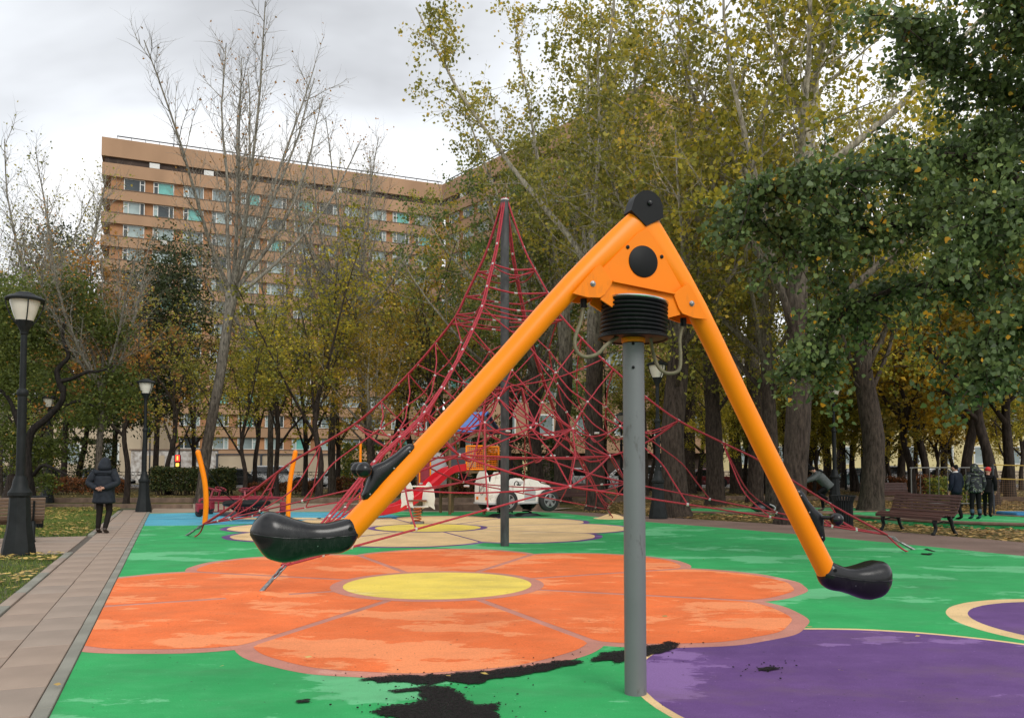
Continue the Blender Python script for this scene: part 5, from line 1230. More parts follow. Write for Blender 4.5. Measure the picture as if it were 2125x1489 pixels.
# ================================================================== PARKED CARS
def make_car(kind):
    """meshes of one car, front +x, on the ground"""
    L, W, H = {'suv': (4.6, 1.86, 1.68), 'sedan': (4.5, 1.78, 1.46), 'hatch': (4.0, 1.72, 1.5)}[kind]; h, w = L / 2, W / 2
    belt = H * .60; clear = .22 if kind != 'suv' else .28; hood = belt - .06; deck = {'suv': belt + .02, 'sedan': belt - .02, 'hatch': belt + .02}[kind]
    st = [(-h, .72, .45, deck - .22), (-h + .08, .86, clear + .08, deck - .03), (-h + .5, .97, clear, deck), (-h * .45, 1, clear, belt), (0, 1, clear, belt), (h * .42, .99, clear, belt - .02), (h - .55, .95, clear, hood - .08), (h - .1, .84, clear + .06, hood - .22), (h, .70, .42, hood - .36)]
    rg = []
    for x, f, z0, z1 in st:
        y = w * f; rg.append([V(x, -y * .9, z0), V(x, -y, z0 + .12), V(x, -y, z1 - .18), V(x, -y * .93, z1), V(x, y * .93, z1), V(x, y, z1 - .18), V(x, y, z0 + .12), V(x, y * .9, z0)])
    body = MB().loft(rg)
    rear = {'suv': -h + .12, 'sedan': -h + .75, 'hatch': -h + .15}[kind]; rr = {'suv': -h + .42, 'sedan': -h + 1.35, 'hatch': -h + .55}[kind]
    f0, f1 = h - 1.25, h - 1.95
    gl = MB().loft([[V(x, s * y, z) for x, y, z, s in ((rear, w * .86, belt - .05, -1), (f0, w * .86, belt - .08, -1), (f0, w * .86, belt - .08, 1), (rear, w * .86, belt - .05, 1))],
                    [V(rr, -w * .70, H - .05), V(f1, -w * .70, H - .05), V(f1, w * .70, H - .05), V(rr, w * .70, H - .05)]])
    roof = MB().loft([[V(rr - .06, -w * .73, H - .09), V(f1 + .06, -w * .73, H - .09), V(f1 + .06, w * .73, H - .09), V(rr - .06, w * .73, H - .09)], [V(rr + .1, -w * .62, H), V(f1 - .15, -w * .62, H), V(f1 - .15, w * .62, H), V(rr + .1, w * .62, H)]])
    for s in (-1, 1):
        for a, b in (((rear, belt - .05), (rr, H - .06)), ((f0, belt - .08), (f1, H - .06)), (((rear + f0) / 2 - .1, belt - .03), ((rr + f1) / 2 - .1, H - .06))):
            roof.tube([(a[0], s * w * .865, a[1]), (b[0], s * w * .705, b[1])], .045, 6)
    wr = .33 if kind != 'suv' else .37
    ty = MB().lathe([(wr * .62, -.11), (wr * .9, -.115), (wr, -.08), (wr, .08), (wr * .9, .115), (wr * .62, .11)], 20, (0, 0, 0), (0, 1, 0)); ri = MB().lathe([(wr * .62, -.10), (wr * .5, -.112), (wr * .15, -.10), (.01, -.1)], 14, (0, 0, 0), (0, 1, 0), cap=True); ri.lathe([(.01, .1), (wr * .15, .10), (wr * .5, .112), (wr * .62, .10)], 14, (0, 0, 0), (0, 1, 0))
    return dict(body=body, gl=gl.mesh('windows', 'glasscar', 20), roof=roof, ty=ty.mesh('tyre', 'tyre', 40), ri=ri.mesh('rim', 'alloy', 40), ax=(h - .85, -h + .85), wr=wr, w=w, h=h, hood=hood, deck=deck, belt=belt)
KIT = {k: make_car(k) for k in ('suv', 'sedan', 'hatch')}
LT = {n: emat(n + '_lamp_off', c, 0.05) for n, c in (('white', (.7, .7, .66)), ('redtail', (.30, .012, .015)))}
PAINT = {}
def car(kind, x, y, rz, col, label):
    K = KIT[kind]; key = (kind, col)
    if col not in PAINT: PAINT[col] = pm('car_paint', col, .28, .0, var=.05, ns=2, coat=.6)
    c = thing('parked_car', label, 'car', (x, y, -.015), rz, 'cars parked in the street')
    link('body', K['body'].mesh('body', PAINT[col], 30), c); r = link('roof', K['roof'].mesh('roof', PAINT[col], 30), c); link('windows', K['gl'], c)
    for ax in K['ax']:
        for s in (-1, 1):
            t = link('wheel', K['ty'], c); t.location = (ax, s * (K['w'] - .10), K['wr']); link('rim', K['ri'], t)
            MB().lathe([(K['wr'] + .06, -.02), (K['wr'] + .06, .02)], 18, (ax, s * (K['w'] - .012), K['wr'] + .02), (0, 1, 0)).build('wheel_arch', 'tyre', c, 30, world=False)
    for s in (-1, 1):
        MB().box((K['h'] - .10, s * K['w'] * .62, K['hood'] - .36), (.14, .34, .15), None, .03).build('headlight', LT['white'], c, None, world=False)
        MB().box((-K['h'] + .05, s * K['w'] * .66, K['deck'] - .24), (.10, .30, .16), None, .03).build('tail_light', LT['redtail'], c, None, world=False)
        MB().box((K['h'] - 1.5, s * (K['w'] + .06), K['belt'] + .03), (.12, .18, .12), None, .03).build('mirror', PAINT[col], c, None, world=False)
    for e_, z in ((1, .55), (-1, .62)): MB().box((e_ * (K['h'] + .003), 0, z), (.012, .5, .11)).build('number_plate', 'acm', c, None, world=False)
WHT, BLK, SIL, DRD, TEA, DGR, BLU = (.78, .78, .78), (.012, .012, .014), (.33, .34, .35), (.16, .008, .012), (.10, .22, .24), (.05, .053, .058), (.02, .05, .15)
def cx(u, y): return (u - 1062.5) / FPX * y
for kind, u, y, rz, col, lb in (
        ('suv', 582, 64.2, R(12), WHT, 'white off-road car behind the fence, between the two orange swing posts'), ('sedan', 492, 62.2, R(38), BLK, 'black car nosing up to the fence left of the white off-road car'),
        ('sedan', 100, 63.0, R(40), DGR, 'dark car behind the near lamp post with its tail towards the fence'), ('hatch', 5, 63.5, R(10), BLK, 'black car at the left edge behind the fence'),
        ('hatch', 222, 63.5, 0, SIL, 'silver car hidden behind the walking man'), ('sedan', 700, 64, R(175), WHT, 'white saloon right of the second orange swing post'),
        ('hatch', 800, 63.5, R(5), DGR, 'dark grey car behind the slide'), ('suv', 905, 64.5, R(180), WHT, 'white car behind the play tower legs'),
        ('sedan', 1020, 64, 0, BLK, 'black saloon behind the white toy car'), ('hatch', 1205, 63.6, R(5), WHT, 'white car right of the toy car front wheel'),
        ('sedan', 1290, 64.5, R(180), WHT, 'white saloon partly hidden by the grey carousel post'), ('suv', 1375, 66.5, 0, SIL, 'silver car behind the lamp post right of the grey post'),
        ('sedan', 1455, 63.8, R(180), DRD, 'dark red car between two poplar trunks'), ('hatch', 1570, 64, 0, DGR, 'dark car left of the right orange arm'),
        ('sedan', 1688, 64, R(0), WHT, 'white car behind the running child'), ('hatch', 1765, 63.6, R(180), TEA, 'pale teal car between the two lamp posts on the right'),
        ('suv', 1850, 64.2, 0, WHT, 'white car behind the leaning trunk'), ('sedan', 1935, 63.8, R(180), WHT, 'white saloon behind the crowd barrier'), ('hatch', 2020, 64, 0, BLU, 'dark blue car behind the three children')):
    car(kind, cx(u, y), y, rz, col, lb)

# ================================================================== TRAFFIC LIGHTS AND SIGNS
EM = {'red': emat('lit_red', (1, .03, .02), 2.2), 'amber': emat('lit_amber_figure', (1, .5, .08), 1.8), 'green': emat('lit_green', (.02, .8, .25), 2.2)}
M['lime'] = pm('fluorescent_sign_border', (.42, .72, .04), .5, var=.05); M['sgnblue'] = pm('blue_sign_face', (.03, .11, .35), .5, var=.05)
def pole(u, y, h, label, name='signal_pole', r=.06, cat='traffic light'):
    p = (cx(u, y), y, -.05); t = thing(name, label, cat, p); MB().lathe([(r * 1.6, 0), (r * 1.6, .3), (r, .34), (r, h)], 10).build('pole', 'steel', t, 40, world=False); return t
t = pole(372, 58.6, 3.6, 'pedestrian signal showing red beside the clipped hedge')
MB().box((0, -.16, 1.98), (.34, .22, .98), None, .03).build('signal_housing', 'blkm', t, None, world=False)
f = MB().box((0, -.28, 2.22), (.31, .02, .44)).build('red_lens', EM['red'], t, None, world=False)
MB().lathe([(.0, 0), (.055, .001), (.055, .012)], 12, (0, -.292, 2.33), (0, -1, 0)).prism([(-.045, -.12), (.045, -.12), (.05, .06), (-.05, .06)], (0, -.298, 2.22), (1, 0, 0), (0, 0, 1), .012).build('standing_figure', EM['amber'], f, None, world=False)
MB().box((0, -.28, 1.76), (.22, .02, .24)).build('countdown_lens', EM['amber'], t, None, world=False)
t = pole(363, 60.2, 4.2, 'vehicle signal showing green with a pedestrian crossing sign above', r=.05)
MB().box((-.2, -.05, 2.9), (.26, .22, .92), None, .03).build('signal_housing', 'blkm', t, None, world=False)
MB().lathe([(.0, 0), (.11, .002), (.11, .02)], 14, (-.2, -.16, 2.62), (0, -1, 0)).build('green_lens', EM['green'], t, None, world=False)
for z in (2.9, 3.18): MB().lathe([(.0, 0), (.1, .002), (.1, .02)], 14, (-.2, -.16, z), (0, -1, 0)).build('dark_lens', 'dgrey', t, None, world=False)
s_ = MB().box((.05, -.09, 3.85), (.36, .03, 1.0), None, .01).build('crossing_sign', 'lime', t, None, world=False)
MB().box((.05, -.112, 3.85), (.24, .012, .80)).build('sign_face', 'sgnblue', s_, None, world=False)
MB().prism([(-.09, -.16), (.09, -.16), (0, .16)], (.05, -.122, 3.85), (1, 0, 0), (0, 0, 1), .008).build('sign_triangle', 'acm', s_, None, world=False)
t = pole(311, 62, 6.0, 'pole with a narrow yellow-green bordered sign left of the signals', name='sign_pole', cat='sign')
s_ = MB().box((.0, -.09, 4.6), (.26, .03, 1.0), None, .01).build('crossing_sign', 'lime', t, None, world=False); MB().box((0, -.112, 4.6), (.14, .012, .8)).build('sign_face', 'sgnblue', s_, None, world=False)
t = pole(403, 59.2, 6.5, 'grey street pole right of the red pedestrian signal', name='street_pole', r=.10, cat='pole')
MB().box((.16, -.05, 2.2), (.22, .2, .5), None, .02).build('control_box', 'lgrey', t, None, world=False)

# ================================================================== PARK LAMPS, BENCHES, BINS
def lamp_proto():
    t = thing('street_lamp', 'x', 'lamp')
    MB().lathe([(.27, 0), (.265, .10), (.215, .38), (.185, .55), (.165, .95), (.165, 1.0)], 8, rot0=R(22.5)).build('base', 'iron', t, 20, world=False)
    MB().lathe([(.165, 1.0), (.185, 1.03), (.185, 1.08), (.13, 1.16), (.115, 1.26), (.09, 1.34), (.085, 1.36)], 20).build('base_collar', 'iron', t, 30, world=False)
    MB().lathe([(.072, 1.36), (.072, 2.72), (.085, 2.74), (.095, 2.78), (.085, 2.82), (.052, 2.86), (.050, 3.82)], 16).build('pole', 'iron', t, 30, world=False)
    MB().lathe([(.05, 3.78), (.062, 3.80), (.062, 3.84), (.09, 3.9), (.135, 4.0), (.14, 4.03), (.06, 4.03)], 20).build('cup', 'iron', t, 30, world=False)
    MB().lathe([(.135, 4.03), (.18, 4.16), (.225, 4.32), (.235, 4.37)], 24).build('glass_shade', 'milk', t, 50, world=False)
    MB().lathe([(.24, 4.37), (.305, 4.375), (.312, 4.40), (.25, 4.45), (.16, 4.48), (.15, 4.50), (.10, 4.52), (.0, 4.525)], 28).build('cap', 'iron', t, 30, world=False)
    for k in range(4):
        a = R(45 + 90 * k); c, s = math.cos(a), math.sin(a); MB().tube(smoothpath([(.11 * c, .11 * s, 3.95), (.2 * c, .2 * s, 4.08), (.27 * c, .27 * s, 4.25), (.29 * c, .29 * s, 4.38)], 4), .011, 6).build('bracket', 'iron', t, 60, world=False)
    return t
LP0 = lamp_proto(); first = True
for u, v, lb, sc in ((38, 1153, 'tall black park lamp standing nearest, beside the cross path', 1.0), (298, 1062, 'park lamp at the head of the slab path right of the walking man', 1.0), (98, 1041, 'park lamp seen between the near lamp and the walking man', 1.05),
                     (1366, 1075, 'park lamp just right of the grey carousel post', 1.04), (1733, 1046, 'park lamp beside the running child with its head hidden in leaves', 1.1), (1790, 1017, 'small distant lamp right of the running child', 1.0), (1290, 1028, 'distant lamp behind the play tower', 1.0), (2150, 1030, 'lamp past the right edge', 1.0)):
    if u > 2125: continue
    t = LP0 if first else copy_tree(LP0); first = False; p = G(u, v); p.z = 0.0 if v > 1060 else -.05; t.location = p; t.scale = (sc,) * 3; t['label'] = lb; t['group'] = 'black park lamps'; t.rotation_euler = (0, 0, u * .37)
def bench_proto(wood):
    """slatted bench along x, front towards -y"""
    t = thing('park_bench', 'x', 'bench'); W = 2.0
    prof = [(-.30, .40), (-.235, .435), (-.165, .445), (-.095, .44), (-.025, .43), (.04, .43), (.10, .455), (.145, .51), (.175, .58), (.20, .65), (.225, .72), (.25, .79), (.28, .855)]
    for i, (y, z) in enumerate(prof):
        y2, z2 = prof[min(i + 1, len(prof) - 1)]; y1, z1 = prof[max(i - 1, 0)]; an = math.atan2(z2 - z1, y2 - y1)
        o = MB().box((0, 0, 0), (W, .060, .028), Matrix.Rotation(an, 3, 'X'), .005).build('slat', wood, t, None, world=False); o.location = (0, y, z)
    o = MB().box((0, -.325, .365), (W, .028, .07), None, .005).build('slat', wood, t, None, world=False)
    for s in (-.8, .8):
        f = MB().tube([(s, y + (.03 if z > .5 else 0), z - .035) for y, z in prof], .022, 6).build('side_frame', 'iron', t, 50, world=False)
        MB().tube(smoothpath([(s, -.28, .37), (s, -.30, .25), (s, -.27, .14), (s, -.33, .03), (s, -.37, .015)], 4), [.045, .05, .05, .048, .045, .042, .04, .04, .038, .036, .036, .034, .04, .045, .045, .042, .035], 8).build('leg', 'iron', t, 50, world=False)
        MB().tube(smoothpath([(s, .10, .40), (s, .17, .28), (s, .20, .15), (s, .27, .03), (s, .31, .015)], 4), [.045, .05, .05, .048, .045, .042, .04, .04, .038, .036, .036, .034, .04, .045, .045, .042, .035], 8).build('leg', 'iron', t, 50, world=False)
        MB().tube([(s, -.29, .24), (s, -.05, .30), (s, .18, .26)], .016, 6).build('stretcher', 'iron', t, 50, world=False)
    return t
bn = bench_proto('wood'); bn.location = (9.48, 19.2, 0); bn.rotation_euler = (0, 0, R(-73)); bn.scale = (1.0, 1.0, 1.0); bn['label'] = 'maroon slatted bench on the brown path beside the three children'; bn['group'] = 'park benches'
b2_ = bench_proto('wood2'); q = SN(13.3, 2.55); b2_.location = (q.x - .2, q.y, .012); b2_.rotation_euler = (0, 0, math.atan2(DN.y, DN.x) + R(12)); b2_['label'] = 'weathered bench half hidden behind the nearest lamp post'; b2_['group'] = 'park benches'
for (u, v, rz, lb) in ((1192, 1044, R(4), 'dark bench beyond the toy car, before the fence'), (1838, 1040, R(-6), 'dark bench under the trees beside the leaning trunk')):
    t = copy_tree(bn); p = G(u, v); t.location = (p.x, p.y, -.05); t.rotation_euler = (0, 0, rz); t.scale = (1, 1, 1); t['label'] = lb
def bin_proto():
    t = thing('litter_bin', 'x', 'bin')
    MB().lathe([(.22, .02), (.22, .70), (.20, .72)], 20).build('liner', 'black', t, 40, world=False)
    MB().lathe([(.26, 0), (.26, .05), (.23, .06)], 24).build('foot_ring', 'iron', t, 40, world=False)
    MB().tube([(.33 * math.cos(w), .33 * math.sin(w), .84) for w in [2 * math.pi * k / 28 for k in range(28)]], .013, 6, closed=True).build('top_ring', 'iron', t, 50, world=False)
    sl = MB().tube(smoothpath([(.25, 0, .04), (.25, 0, .55), (.265, 0, .68), (.32, 0, .84)], 3), .5, 4)
    sl = MB()
    for a, b in zip(smoothpath([(.245, 0, .04), (.245, 0, .55), (.262, 0, .70), (.325, 0, .84)], 3), smoothpath([(.245, 0, .04), (.245, 0, .55), (.262, 0, .70), (.325, 0, .84)], 3)[1:]):
        d = b - a; sl.box((a + b) / 2, (.012, .034, d.length + .004), Matrix.Rotation(math.atan2(d.x, d.z), 3, 'Y'))
    me = sl.mesh('slat', 'iron', None)
    for k in range(26): o = link('slat', me, t); o.rotation_euler = (0, 0, 2 * math.pi * k / 26)
    return t
bi = bin_proto(); p = G(1751, 1094); bi.location = (p.x, p.y, 0); bi['label'] = 'black slatted litter bin left of the maroon bench'; bi['group'] = 'litter bins'; bi.scale = (.9, .9, .95)
t = copy_tree(bi); q = SN(14.9, 2.2); p = G(68, 1098); t.location = (p.x, p.y, 0); t['label'] = 'black slatted litter bin behind the nearest lamp post'

# ================================================================== BASKET SWING
def part(mb, name, mat, par, sm=40): return mb.build(name, mat, par, sm)
S0 = G(425, 1086); S1 = G(598, 1080)
sw = thing('basket_swing', 'black nest swing hung by chains between two curved orange posts', 'swing', S0)
tops = [P(411, 938, S0.y - .1), P(613, 938, S1.y)]
for b, t_, bend in ((S0, tops[0], .10), (S1, tops[1], -.06)):
    pts = smoothpath([b, b.lerp(t_, .3) + V(bend * .9, 0, 0), b.lerp(t_, .62) + V(bend, 0, 0), t_], 6); part(MB().tube(pts, .068, 16).sphere(t_, .068, 14, 8), 'post', 'mpaint', sw, 60)
bc = P(512, 1047, 23.2); bc.z = .5; RB = .58
part(MB().tube([bc + V(RB * math.cos(w), RB * math.sin(w), 0) for w in [2 * math.pi * k / 36 for k in range(36)]], .075, 10, closed=True), 'basket_rim', 'blkm', sw, 60)
nb = MB()
for k in range(14):
    a = math.pi * k / 14; c, s = math.cos(a), math.sin(a); nb.tube([bc + V(RB * c * t, RB * s * t, -.30 * (1 - t * t)) for t in (-1, -.66, -.33, 0, .33, .66, 1)], .010, 4)
for rr in (.2, .4, .6, .8): nb.tube([bc + V(RB * rr * math.cos(w), RB * rr * math.sin(w), -.30 * (1 - rr * rr)) for w in [2 * math.pi * k / 24 for k in range(24)]], .010, 4, closed=True)
part(nb, 'basket_net', 'black', sw, 60)
CH = MB().tube([V(.016 * math.cos(w), 0, .034 * math.sin(w)) for w in [2 * math.pi * k / 10 for k in range(10)]], .007, 5, closed=True).mesh('chain_link', 'blkm', 60)
for (b, t_, sgn) in ((S0, tops[0], -1), (S1, tops[1], 1)):
    hang = t_.lerp(b, .14) + V(-sgn * .10, 0, 0); part(MB().tube([t_.lerp(b, .12), hang], .02, 8), 'hanger', 'mpaint2', sw); bs = bc + V(sgn * RB * .62, 0, .06)
    Lc = (bs - hang).length; n = int(Lc / .075); d = (bs - hang).normalized()
    for k in range(n):
        o = link('chain_link', CH, sw); q = hang.lerp(bs, (k + .5) / n) + V(0, 0, -.10 * math.sin(math.pi * (k + .5) / n)); o.location = q - S0
        o.rotation_mode = 'QUATERNION'; o.rotation_quaternion = d.to_track_quat('Z', 'Y') @ Matrix.Rotation(R(90 * (k % 2)), 3, 'Z').to_quaternion()
# ================================================================== RED SPINNER WITH STEERING WHEELS
c = P(500, 970, 26.0); c.z = 0
sp = thing('pedal_roundabout', 'dark red pedal roundabout with steering wheels behind the basket swing', 'roundabout', c)
part(MB().lathe([(.62, .02), (.62, .07), (.55, .09)], 24, c), 'floor_plate', 'dgrey', sp); part(MB().lathe([(.11, .08), (.11, .5), (.16, .52), (.16, .58)], 16, c), 'hub', 'redm', sp)
for k in range(5):
    a = R(8 + 72 * k); e_ = V(math.cos(a), math.sin(a), 0); n_ = V(-e_.y, e_.x, 0)
    bm = part(MB().prism([(.08, .50), (1.3, .50), (1.3, .56), (.08, .62)], c, e_, UPV, .05), 'spoke_beam', 'redm', sp, None)
    part(MB().prism([(.2, .40), (1.0, .48), (1.0, .5), (.1, .5)], c, e_, UPV, .02), 'spoke_web', 'redm', bm, None)
    a2 = R(8 + 72 * (k + 1)); e2 = V(math.cos(a2), math.sin(a2), 0); part(MB().tube([c + e_ * 1.25 + V(0, 0, .55), c + e2 * 1.25 + V(0, 0, .55)], .032, 8), 'rim_bar', 'redm', sp)
    col_ = part(MB().tube([c + e_ * .98 + V(0, 0, .55), c + e_ * .9 + V(0, 0, .80)], .03, 8), 'steering_column', 'redm', sp); wc = c + e_ * .88 + V(0, 0, .82); u_ = (e_ * .9 + UPV * .35).normalized()
    part(MB().tube([wc + n_ * (.17 * math.cos(w)) + u_ * (.17 * math.sin(w)) for w in [2 * math.pi * k2 / 18 for k2 in range(18)]], .016, 6, closed=True).tube([wc - n_ * .16, wc + n_ * .16], .012, 6), 'steering_wheel', 'redm', col_, 60)
    bx_ = part(MB().box(c + e_ * 1.32 + V(0, 0, .28), (.20, .20, .28), Matrix.Rotation(a, 3, 'Z'), .03), 'pedal_box', 'redm', sp, None); part(MB().tube([c + e_ * 1.32 + V(0, 0, .45), c + e_ * 1.3 + V(0, 0, .56)], .04, 8), 'strut', 'redm', bx_)
    part(MB().box(c + e_ * 1.32 + n_ * .17 + V(0, 0, .2), (.12, .14, .09), Matrix.Rotation(a, 3, 'Z'), .02), 'pedal', 'blkm', bx_, None); part(MB().lathe([(.10, -.04), (.12, -.03), (.12, .03), (.10, .04)], 14, c + e_ * 1.32 + V(0, 0, .12), n_), 'drive_wheel', 'tyre', bx_)
    st = part(MB().tube([c + e_ * .72 + V(0, 0, .5), c + e_ * .72 + V(0, 0, .15)], .025, 8), 'foot_stay', 'redm', sp); part(MB().box(c + e_ * .72 + V(0, 0, .14), (.3, .16, .03), Matrix.Rotation(a, 3, 'Z')), 'foot_rest', 'redm', st, None)
# ================================================================== WHITE TOY CAR ON SPRINGS
TC = G(1068, 1071); CA = R(31); FX = V(math.cos(CA), math.sin(CA), 0); FY = V(-FX.y, FX.x, 0)
tc_ = thing('spring_car', 'white board car on springs with spoked wheels', 'spring rider', TC)
def T(x, y, z): return TC + FX * x + FY * y + V(0, 0, z)
side = [(-1.1, .44), (-1.12, 1.05), (-1.07, 1.25), (-.98, 1.37), (-.86, 1.37), (-.77, 1.27), (-.70, 1.10), (-.52, 1.0), (-.30, .96), (-.05, .96), (.02, 1.02), (.12, 1.15), (.30, 1.18), (.48, 1.16), (.66, 1.02), (.95, .96), (1.08, .86), (1.12, .66), (1.1, .44)]
for y in (-.45, .45):
    so = part(MB().prism(side, T(0, y, 0), FX, UPV, .05), 'side_panel', 'white', tc_, None)
    part(MB().prism([(.06, .48), (.46, .48), (.46, .78), (.36, .92), (.16, .92), (.06, .78)], T(0, y - .028 if y < 0 else y + .028, 0), FX, UPV, .012), 'door', 'lgrey', so, None)
rp = part(MB().prism([(-.45, .44), (.45, .44), (.45, 1.06), (.36, 1.06), (.30, 1.28), (.16, 1.40), (-.16, 1.40), (-.30, 1.28), (-.36, 1.06), (-.45, 1.06)], T(-1.13, 0, 0), FY, UPV, .05), 'rear_panel', 'white', tc_, None)
# planet drawing on the rear board
RP = lambda y, z: T(-1.16, y, z)
part(MB().tube([RP(.14 * math.cos(w), .86 + .17 * math.sin(w)) for w in [2 * math.pi * k / 20 for k in range(20)]], .010, 4, closed=True).tube([RP(.24 * math.cos(w) * .9 - .05 * math.sin(w), .88 + .06 * math.sin(w) - .14 * math.cos(w)) for w in [2 * math.pi * k / 20 for k in range(20)]], .007, 4, closed=True), 'planet_drawing', 'dgrey', rp)
for y in (-.32, -.25, .25, .32): part(MB().box(RP(y, .58), (.012, .05, .09), Matrix.Rotation(CA, 3, 'Z')), 'tail_light', 'mpaint2', rp, None)
part(MB().sphere(RP(0, 1.02), .02, 8, 6), 'bolt', 'blkm', rp)
part(MB().box(T(0, 0, .43), (2.34, 1.0, .05), Matrix.Rotation(CA, 3, 'Z')), 'floor_board', 'lgrey', tc_, None)
part(MB().prism([(.35, .5), (1.1, .5), (1.07, .86), (.9, .95), (.62, 1.0), (.35, 1.08)], T(0, 0, 0), FX, UPV, .86), 'bonnet', 'white', tc_, None)
part(MB().box(T(-.45, 0, .66), (.42, .8, .06), Matrix.Rotation(CA, 3, 'Z')), 'seat', 'dgrey', tc_, None); part(MB().tube([T(-.62, -.35, 1.0), T(-.1, -.35, 1.42), T(.3, -.35, 1.15)], .02, 8), 'hand_rail', 'black', tc_)
sc_ = part(MB().tube([T(.3, 0, .95), T(.08, 0, .98)], .02, 8), 'steering_column', 'black', tc_); part(MB().tube([T(.07, .13 * math.cos(w), .98 + .10 * math.sin(w)) for w in [2 * math.pi * k / 16 for k in range(16)]], .014, 6, closed=True), 'steering_wheel', 'black', sc_)
def toywheel(x, y):
    c = T(x, y, .50); o = part(MB().lathe([(.21, -.08), (.30, -.085), (.335, -.06), (.335, .06), (.30, .085), (.21, .08)], 28, c, FY), 'wheel', 'tyre', tc_, 40); s = -1 if y < 0 else 1
    m = MB().tube([c + FY * (s * .06) + FX * (.2 * math.cos(w)) + V(0, 0, .2 * math.sin(w)) for w in [2 * math.pi * k / 24 for k in range(24)]], .026, 6, closed=True); m.lathe([(.075, 0), (.07, .03)], 14, c + FY * (s * .055), FY * s)
    for k in range(5):
        w = 2 * math.pi * k / 5 + .3; d = FX * math.cos(w) + V(0, 0, math.sin(w)); q = d.cross(FY)
        m.prism([(.04, -.035), (.2, -.05), (.2, .05), (.04, .035)], c + FY * (s * .07), d, q, .03)
    part(m, 'rim', 'alloy', o, 40)
for x in (-.62, .86):
    for y in (-.60, .60): toywheel(x, y)
for x in (-.45, .45):
    part(MB().tube([T(x + .14 * math.cos(w), .14 * math.sin(w), .05 + .36 * w / (2 * math.pi * 5)) for w in [2 * math.pi * 5 * k / 80 for k in range(81)]], .018, 6), 'coil_spring', 'black', tc_, 60)
    part(MB().prism([(-.42, 0), (.42, 0), (.2, .09), (-.2, .09)], T(x, 0, .002), FX, UPV, .5), 'spring_foot', 'dgrey', tc_, None)
# ================================================================== ROCKET SPRING RIDER
RC = G(866, 1086); rk = thing('spring_rocker', 'small white rocket-shaped spring rocker before the red slide', 'spring rider', RC)
for x, sc2, fl in ((-.22, 1, 1), (.24, .92, -1)):
    pr = [(-.20, .42), (-.17, .55), (-.20, .72), (-.16, .98), (-.06, 1.16), (0, 1.22), (.06, 1.16), (.16, .98), (.20, .72), (.17, .55), (.20, .42), (.06, .50), (-.06, .50)]
    a = R(-28); ex_ = V(math.cos(a), math.sin(a), 0); o = part(MB().prism([(px_ * fl, pz * sc2) for px_, pz in pr][::fl], RC + V(x * 1.25, 0, 0), ex_, UPV, .035), 'side_board', 'white', rk, None)
    if x < 0: part(MB().lathe([(.085, 0), (.085, .008)], 20, RC + V(x * 1.25 + .05, -.03, .86), V(math.sin(a), -math.cos(a), 0)), 'orange_porthole', 'mpaint2', o, None)
for z in (1.0, .45): part(MB().tube([RC + V(-.28, 0, z), RC + V(.30, 0, z)], .02, 8), 'cross_bar', 'white', rk)
part(MB().box(RC + V(0, 0, .62), (.5, .26, .04)), 'seat', pm('brown_board', (.16, .06, .03), .6), rk, None)
part(MB().tube([RC + V(.10 * math.cos(w), .10 * math.sin(w), .05 + .38 * w / (2 * math.pi * 5)) for w in [2 * math.pi * 5 * k / 80 for k in range(81)]], .018, 6), 'coil_spring', pm('rusty_orange_spring', (.42, .10, .02), .5), rk, 60); part(MB().box(RC + V(0, 0, .03), (.34, .34, .06), None, .01), 'spring_foot', 'zinc', rk, None)
# ================================================================== PLAY TOWER WITH RED SLIDE
PT = V(-1.45, 26.9, 0); pt = thing('play_tower', 'small play tower with blue roof, orange grilles and a red slide', 'play tower', PT)
for x, y, h in ((-.55, -.45, 2.75), (.55, -.45, 2.75), (-.55, .65, 2.75), (.55, .65, 2.75), (-1.6, -.2, 2.0), (-1.6, .7, 2.0), (-.95, .7, 2.0), (1.0, .7, 1.9)): part(MB().lathe([(.05, 0), (.05, h), (.03, h + .02)], 10, PT + V(x, y, 0)), 'post', 'post', pt)
part(MB().box(PT + V(0, .1, 1.36), (1.2, 1.2, .07)), 'platform', 'post', pt, None); part(MB().box(PT + V(-1.2, .25, 1.2), (.9, 1.0, .06)), 'lower_platform', 'post', pt, None)
def slope(cs, th=.05):
    n = (cs[1] - cs[0]).cross(cs[3] - cs[0]).normalized() * th; return MB().loft([cs, [p + n for p in cs]])
rA, rB = PT + V(.16, .35, 3.30), PT + V(.68, .15, 3.32)                       # ridge
lowL = [PT + V(-.34, -.62, 2.66), PT + V(.18, -.82, 2.60)]
part(slope([lowL[0], lowL[1], rB, rA]), 'roof', 'roofb', pt, None)
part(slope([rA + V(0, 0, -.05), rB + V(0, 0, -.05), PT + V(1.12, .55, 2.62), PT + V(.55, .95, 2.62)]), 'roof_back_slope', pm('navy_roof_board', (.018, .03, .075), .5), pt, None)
for y in (-.10,): part(MB().prism([(.0, 2.70), (.95, 2.66), (.62, 3.18), (.4, 3.18)], PT + V(0, y, 0), V(1, 0, 0), UPV, .04), 'gable', 'dgrey', pt, None)
for x0, x1, y in ((-.02, .55, -.47), (.55, 1.0, .70)):
    f = MB()
    for a, b in (((x0, 1.45), (x1, 1.45)), ((x0, 2.2), (x1, 2.2)), ((x0, 1.45), (x0, 2.2)), ((x1, 1.45), (x1, 2.2))): f.tube([PT + V(a[0], y, a[1]), PT + V(b[0], y, b[1])], .03, 8)
    fr = part(f, 'grille_frame', 'mpaint', pt); g = MB()
    for k in range(1, 9): g.tube([PT + V(x0 + (x1 - x0) * k / 9, y, 1.45), PT + V(x0 + (x1 - x0) * k / 9, y, 2.2)], .008, 4)
    for k in range(1, 11): g.tube([PT + V(x0, y, 1.45 + .75 * k / 11), PT + V(x1, y, 1.45 + .75 * k / 11)], .008, 4)
    part(g, 'grille_wires', 'mpaint2', fr)
